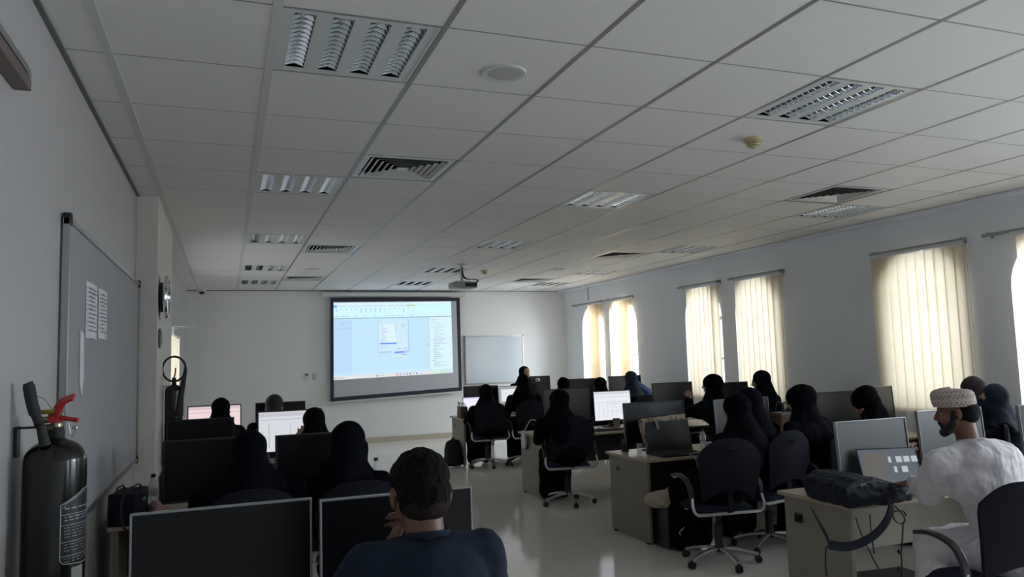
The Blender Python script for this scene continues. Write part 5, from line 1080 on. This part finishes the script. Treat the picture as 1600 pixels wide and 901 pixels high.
# backpack on the nearest right desk
def px(x, y, yy): q = Y(x, y, yy); return (q.x, q.y, q.z)
t = thing('backpack', 'black backpack lying on the nearest right-hand desk with its straps hanging down', 'backpack', (3.72, 3.72, ZT))
O = Vector((3.72, 3.72, ZT)); r_ = lambda x, y, yy: Vector(px(x, y, yy))-O
g = NB()
prism(g, [(-.33, -.20, .0), (-.345, -.20, .07), (-.33, -.19, .12), (-.22, -.16, .155), (-.10, -.16, .15), (.02, -.17, .12), (.12, -.18, .09), (.17, -.19, .05), (.17, -.20, .0)], (0, .36, .012)); cap(g, (-.28, -.20, .045), (.12, -.20, .035), .042, .032); ell(g, (-.16, .02, .10), (.13, .14, .07))
remesh('bag_body', g, .009, M['bag_cloth'], t, 5, [(.09, .03), (.03, .008)])
bm = NB(); strap(bm, spline([(-.30, -.215, .125), (-.18, -.215, .145), (-.04, -.215, .13), (.12, -.215, .075)], 5), .010, .006, (0, .3, 1)); obj('zip', bm, M['rubber'], t)
for k, q in enumerate(((-.24, -.225, .135), (.10, -.225, .06))): bm = NB(); box(bm, q, (.035, .006, .008), rot=Matrix.Rotation(-.2, 4, 'Y')); obj('zip_pull', bm, M['silver'], t)
bm = NB(); P = [r_(1268, 792, 3.50), r_(1278, 812, 3.46), r_(1291, 836, 3.45), r_(1297, 853, 3.45)]; strap(bm, spline(P, 6), .022, .005, (1, .4, 0)); obj('thin_strap', bm, M['bag_cloth'], t)
bm = NB(); P = [r_(1393, 790, 3.50), r_(1386, 812, 3.46), r_(1368, 834, 3.45), r_(1340, 850, 3.45), r_(1318, 853.5, 3.45), r_(1297, 851, 3.45)]; strap(bm, spline(P, 7), .050, .010, (.55, .1, -.6)); obj('shoulder_strap', bm, M['bag_cloth'], t, True)
bm = NB(); tube(bm, spline([r_(1299, 852, 3.45), r_(1291, 856, 3.45), r_(1290, 880, 3.45), r_(1292, 900, 3.45)], 6), .004, 6); obj('loose_webbing', bm, M['bag_cloth'], t)
# cables by the same desk
for k, (pts, lab) in enumerate(((((1395, 788), (1408, 800), (1414, 812), (1408, 818), (1398, 812), (1396, 800), (1410, 798), (1416, 806)), 'coiled black cable hanging at the desk edge beside the man in white'), (((1411, 815), (1410, 840), (1408, 862), (1409, 880), (1408, 905)), 'knotted black cable hanging straight down in front of the white robe'), (((1337, 808), (1345, 832), (1356, 855), (1366, 876), (1374, 890)), 'black cable slanting down behind the desk panel'), (((1359, 803), (1361, 830), (1364, 850), (1366, 865)), 'short black cable hanging beside the slanting one'))):
    bm = NB(); d = 3.52 if k < 2 else 4.05
    tube(bm, spline([Y(a, b, d-(0.0 if k else .02*i % .03)) for i, (a, b) in enumerate(pts)], 7), .0045, 7)
    if k == 1:
        for (a, b) in ((1408, 861), (1408, 888)): q = Y(a-3, b, d); lathe(bm, [(.011, -.003), (.016, 0), (.011, .003)], 16, Matrix.Translation(q) @ Matrix.Rotation(1.57, 4, 'X'))
    o = obj('power_cable', bm, M['black'], None, True); tag(o, lab, 'cable')
# papers and small items
def slab(name, x, y, z, s, rz, mt, label, cat, bev=.003, group=None):
    bm = NB(); box(bm, (0, 0, s[2]/2), s, bev=min(bev, s[2]*.3)); o = obj(name, bm, M[mt]); o.location = (x, y, z); o.rotation_euler = (0, 0, math.radians(rz)); return tag(o, label, cat, group)
slab('paper_stack', 4.28, 8.62, ZT, (.25, .18, .02), 12, 'paper', 'stack of white papers left of the paper cup', 'papers')
slab('notebook', 4.12, 8.40, ZT, (.16, .2, .015), -15, 'black', 'dark notebook at the lower left of the white papers', 'notebook')
slab('booklet', 4.86, 8.56, ZT, (.10, .12, .05), 8, 'white_plastic', 'small white printed box right of the paper cup', 'box')
slab('paper_stack', 5.0, 6.3, ZT, (.24, .3, .018), 20, 'paper', 'white papers between the two women of the second right-hand row', 'papers')
for k in range(3): slab('paper_stack', 5.35+.02*k, 6.05-.05*k, ZT+.0+.021*k, (.26, .3, .02), 8+14*k, 'paper', ('lowest', 'middle', 'topmost')[k]+' of the three paper piles near the dark handbag by the wide blind', 'papers')
slab('desk_mat', 0.62, 7.62, ZT, (.60, .34, .004), 3, 'white_plastic', 'pale mat under the lit drawing monitor on the left', 'desk mat')
slab('paper_stack', -0.10, 5.30, ZT+.0, (.20, .28, .01), -30, 'paper', 'loose white paper right of the keyboard on the second left-hand desk', 'papers')
slab('paper_stack', 4.35, 3.85, ZT, (.21, .28, .008), -10, 'paper', 'bright white papers right of the open laptop of the man in white', 'papers')
def handbag(x, y, z, rz, s, mt, label, name='handbag', cat='bag', hh=.12, group=None):
    t = thing(name, label, cat, (x, y, z), math.radians(rz), group); g = NB(); w, d, h = s
    prism(g, [(-w/2, -d/2, 0), (w/2, -d/2, 0), (w*.46, -d/2, h), (-w*.46, -d/2, h)], (0, d, 0)); remesh('bag_body', g, .009, M[mt], t, 4, [(.07, .012)])
    for sy in (-1, 1): bm = NB(); tube(bm, spline([(-w*.25, sy*d*.3, h*.9), (-w*.2, sy*d*.3, h+hh*.7), (0, sy*d*.25, h+hh), (w*.2, sy*d*.3, h+hh*.7), (w*.25, sy*d*.3, h*.9)], 6), .006, 8); obj('handle', bm, M['black'] if mt != 'pink' else M['white_plastic'], t)
    bm = NB(); box(bm, (0, -d/2-.008, h*.7), (.05, .008, .02), bev=.003); obj('clasp', bm, M['silver'], t); return t
handbag(-0.56, 5.30, ZT, 80, (.30, .16, .19), 'bag_cloth', 'black handbag against the left wall on the second left-hand desk', hh=.03)
handbag(5.28, 6.28, ZT, 10, (.26, .14, .30), 'brown', 'dark brown handbag beside the pale monitor under the wide closed blind', hh=.1)
p = Z(404, 668, ZT+.05); handbag(0.30, 7.86, ZT, 0, (.20, .12, .24), 'pink', 'pinkish handbag with white handles left of the lit drawing monitor', hh=.06)
handbag(3.49, 11.56, ZT, 0, (.13, .18, .18), 'brown', 'brown bag at the aisle end of the farthest right-hand desk', hh=.05)
g = NB(); cap(g, (-.07, 0, .02), (.06, .02, .03), .02, .03); cap(g, (0, -.05, .02), (.05, .06, .04), .025, .02); ell(g, (.0, .0, .05), (.04, .05, .05)); o = remesh('pink_cloth', g, .006, M['pink'], None, 2, [(.03, .015)], loc=(-0.42, 5.42, ZT)); tag(o, 'crumpled pink cloth beside the bottle at the left wall', 'cloth')
g = NB(); cap(g, (-.14, 0, .04), (.12, .02, .045), .035, .04); ell(g, (.12, .0, .05), (.07, .05, .05)); ell(g, (-.1, .0, .045), (.07, .05, .045)); o = remesh('snack_bag', g, .006, M['screen_matte'], None, 3, [(.03, .02)], loc=(0.44, 5.42, ZT)); tag(o, 'crinkled grey snack packet between the two left foreground chairs', 'snack packet')
slab('printed_bag', 0.49, 5.30, ZT, (.10, .05, .09), 12, 'paper', 'small white printed paper bag in front of the grey snack packet', 'paper bag')
slab('paper_plate', 0.60, 5.28, ZT, (.14, .1, .012), -12, 'paper', 'white folded paper beside the small printed paper bag', 'papers')
# white headset case hanging at the corner of the third desk
t = thing('hanging_pouch', 'pale oval-holed device hanging by a cord at the aisle corner of the third right-hand desk', 'pouch', (3.43, 8.78, .655), math.radians(-90))
bm = NB(); lathe(bm, [(0.026, -.012), (0.062, -.016), (0.068, 0), (0.062, .016), (0.026, .012)], 32, Matrix.Rotation(math.radians(90), 4, 'X') @ Matrix.Diagonal((1.0, 1.5, 1, 1))); obj('shell', bm, M['white_plastic'], t, True)
bm = NB(); box(bm, (0, 0, .10), (.11, .03, .02), bev=.005); obj('clip', bm, M['white_plastic'], t); bm = NB(); tube(bm, spline([(0, 0, .1), (.05, .02, .17), (.09, .06, .245), (.16, .1, .245)], 6), .005, 6); obj('cord', bm, M['white_plastic'], t)
bm = NB(); tube(bm, [(.072*math.cos(a)*1.0, .02, .108*math.sin(a)-.01) for a in [math.pi+.3+k*.25 for k in range(11)]], .006, 6); obj('dark_loop', bm, M['black'], t)
# backpack on the floor by the farthest desk
t = thing('backpack', 'black backpack standing on the floor against the farthest right-hand desk end', 'backpack', (3.32, 11.55, 0), math.radians(10))
g = NB(); ell(g, (0, 0, .22), (.15, .12, .21)); ell(g, (0, 0, .12), (.165, .13, .115)); cap(g, (-.06, 0, .34), (.06, 0, .35), .07); cap(g, (-.1, 0, .08), (.1, 0, .08), .075); remesh('bag_body', g, .01, M['bag_cloth'], t, 4, [(.08, .015)])
bm = NB(); strap(bm, spline([(-.07, -.10, .34), (-.09, -.145, .25), (-.085, -.14, .1)], 5), .04, .01, (1, 0, 0)); obj('shoulder_strap', bm, M['bag_cloth'], t)
bm = NB(); tube(bm, spline([(-.04, 0, .40), (0, 0, .45), (.04, 0, .40)], 5), .008, 6); obj('carry_loop', bm, M['bag_cloth'], t)
# power lead at the left wall
bm = NB(); tube(bm, spline([Y(207, 760, 5.15), Y(196, 768, 5.1), Y(190, 785, 5.08), Y(189, 808, 5.07), Y(194, 825, 5.06), Y(203, 832, 5.05), Y(201, 860, 5.04), Y(199, 900, 5.04)], 7), .007, 8); tag(obj('power_cable', bm, M['black'], None, True), 'looped black power lead hanging beside the left wall behind the big monitor', 'cable')
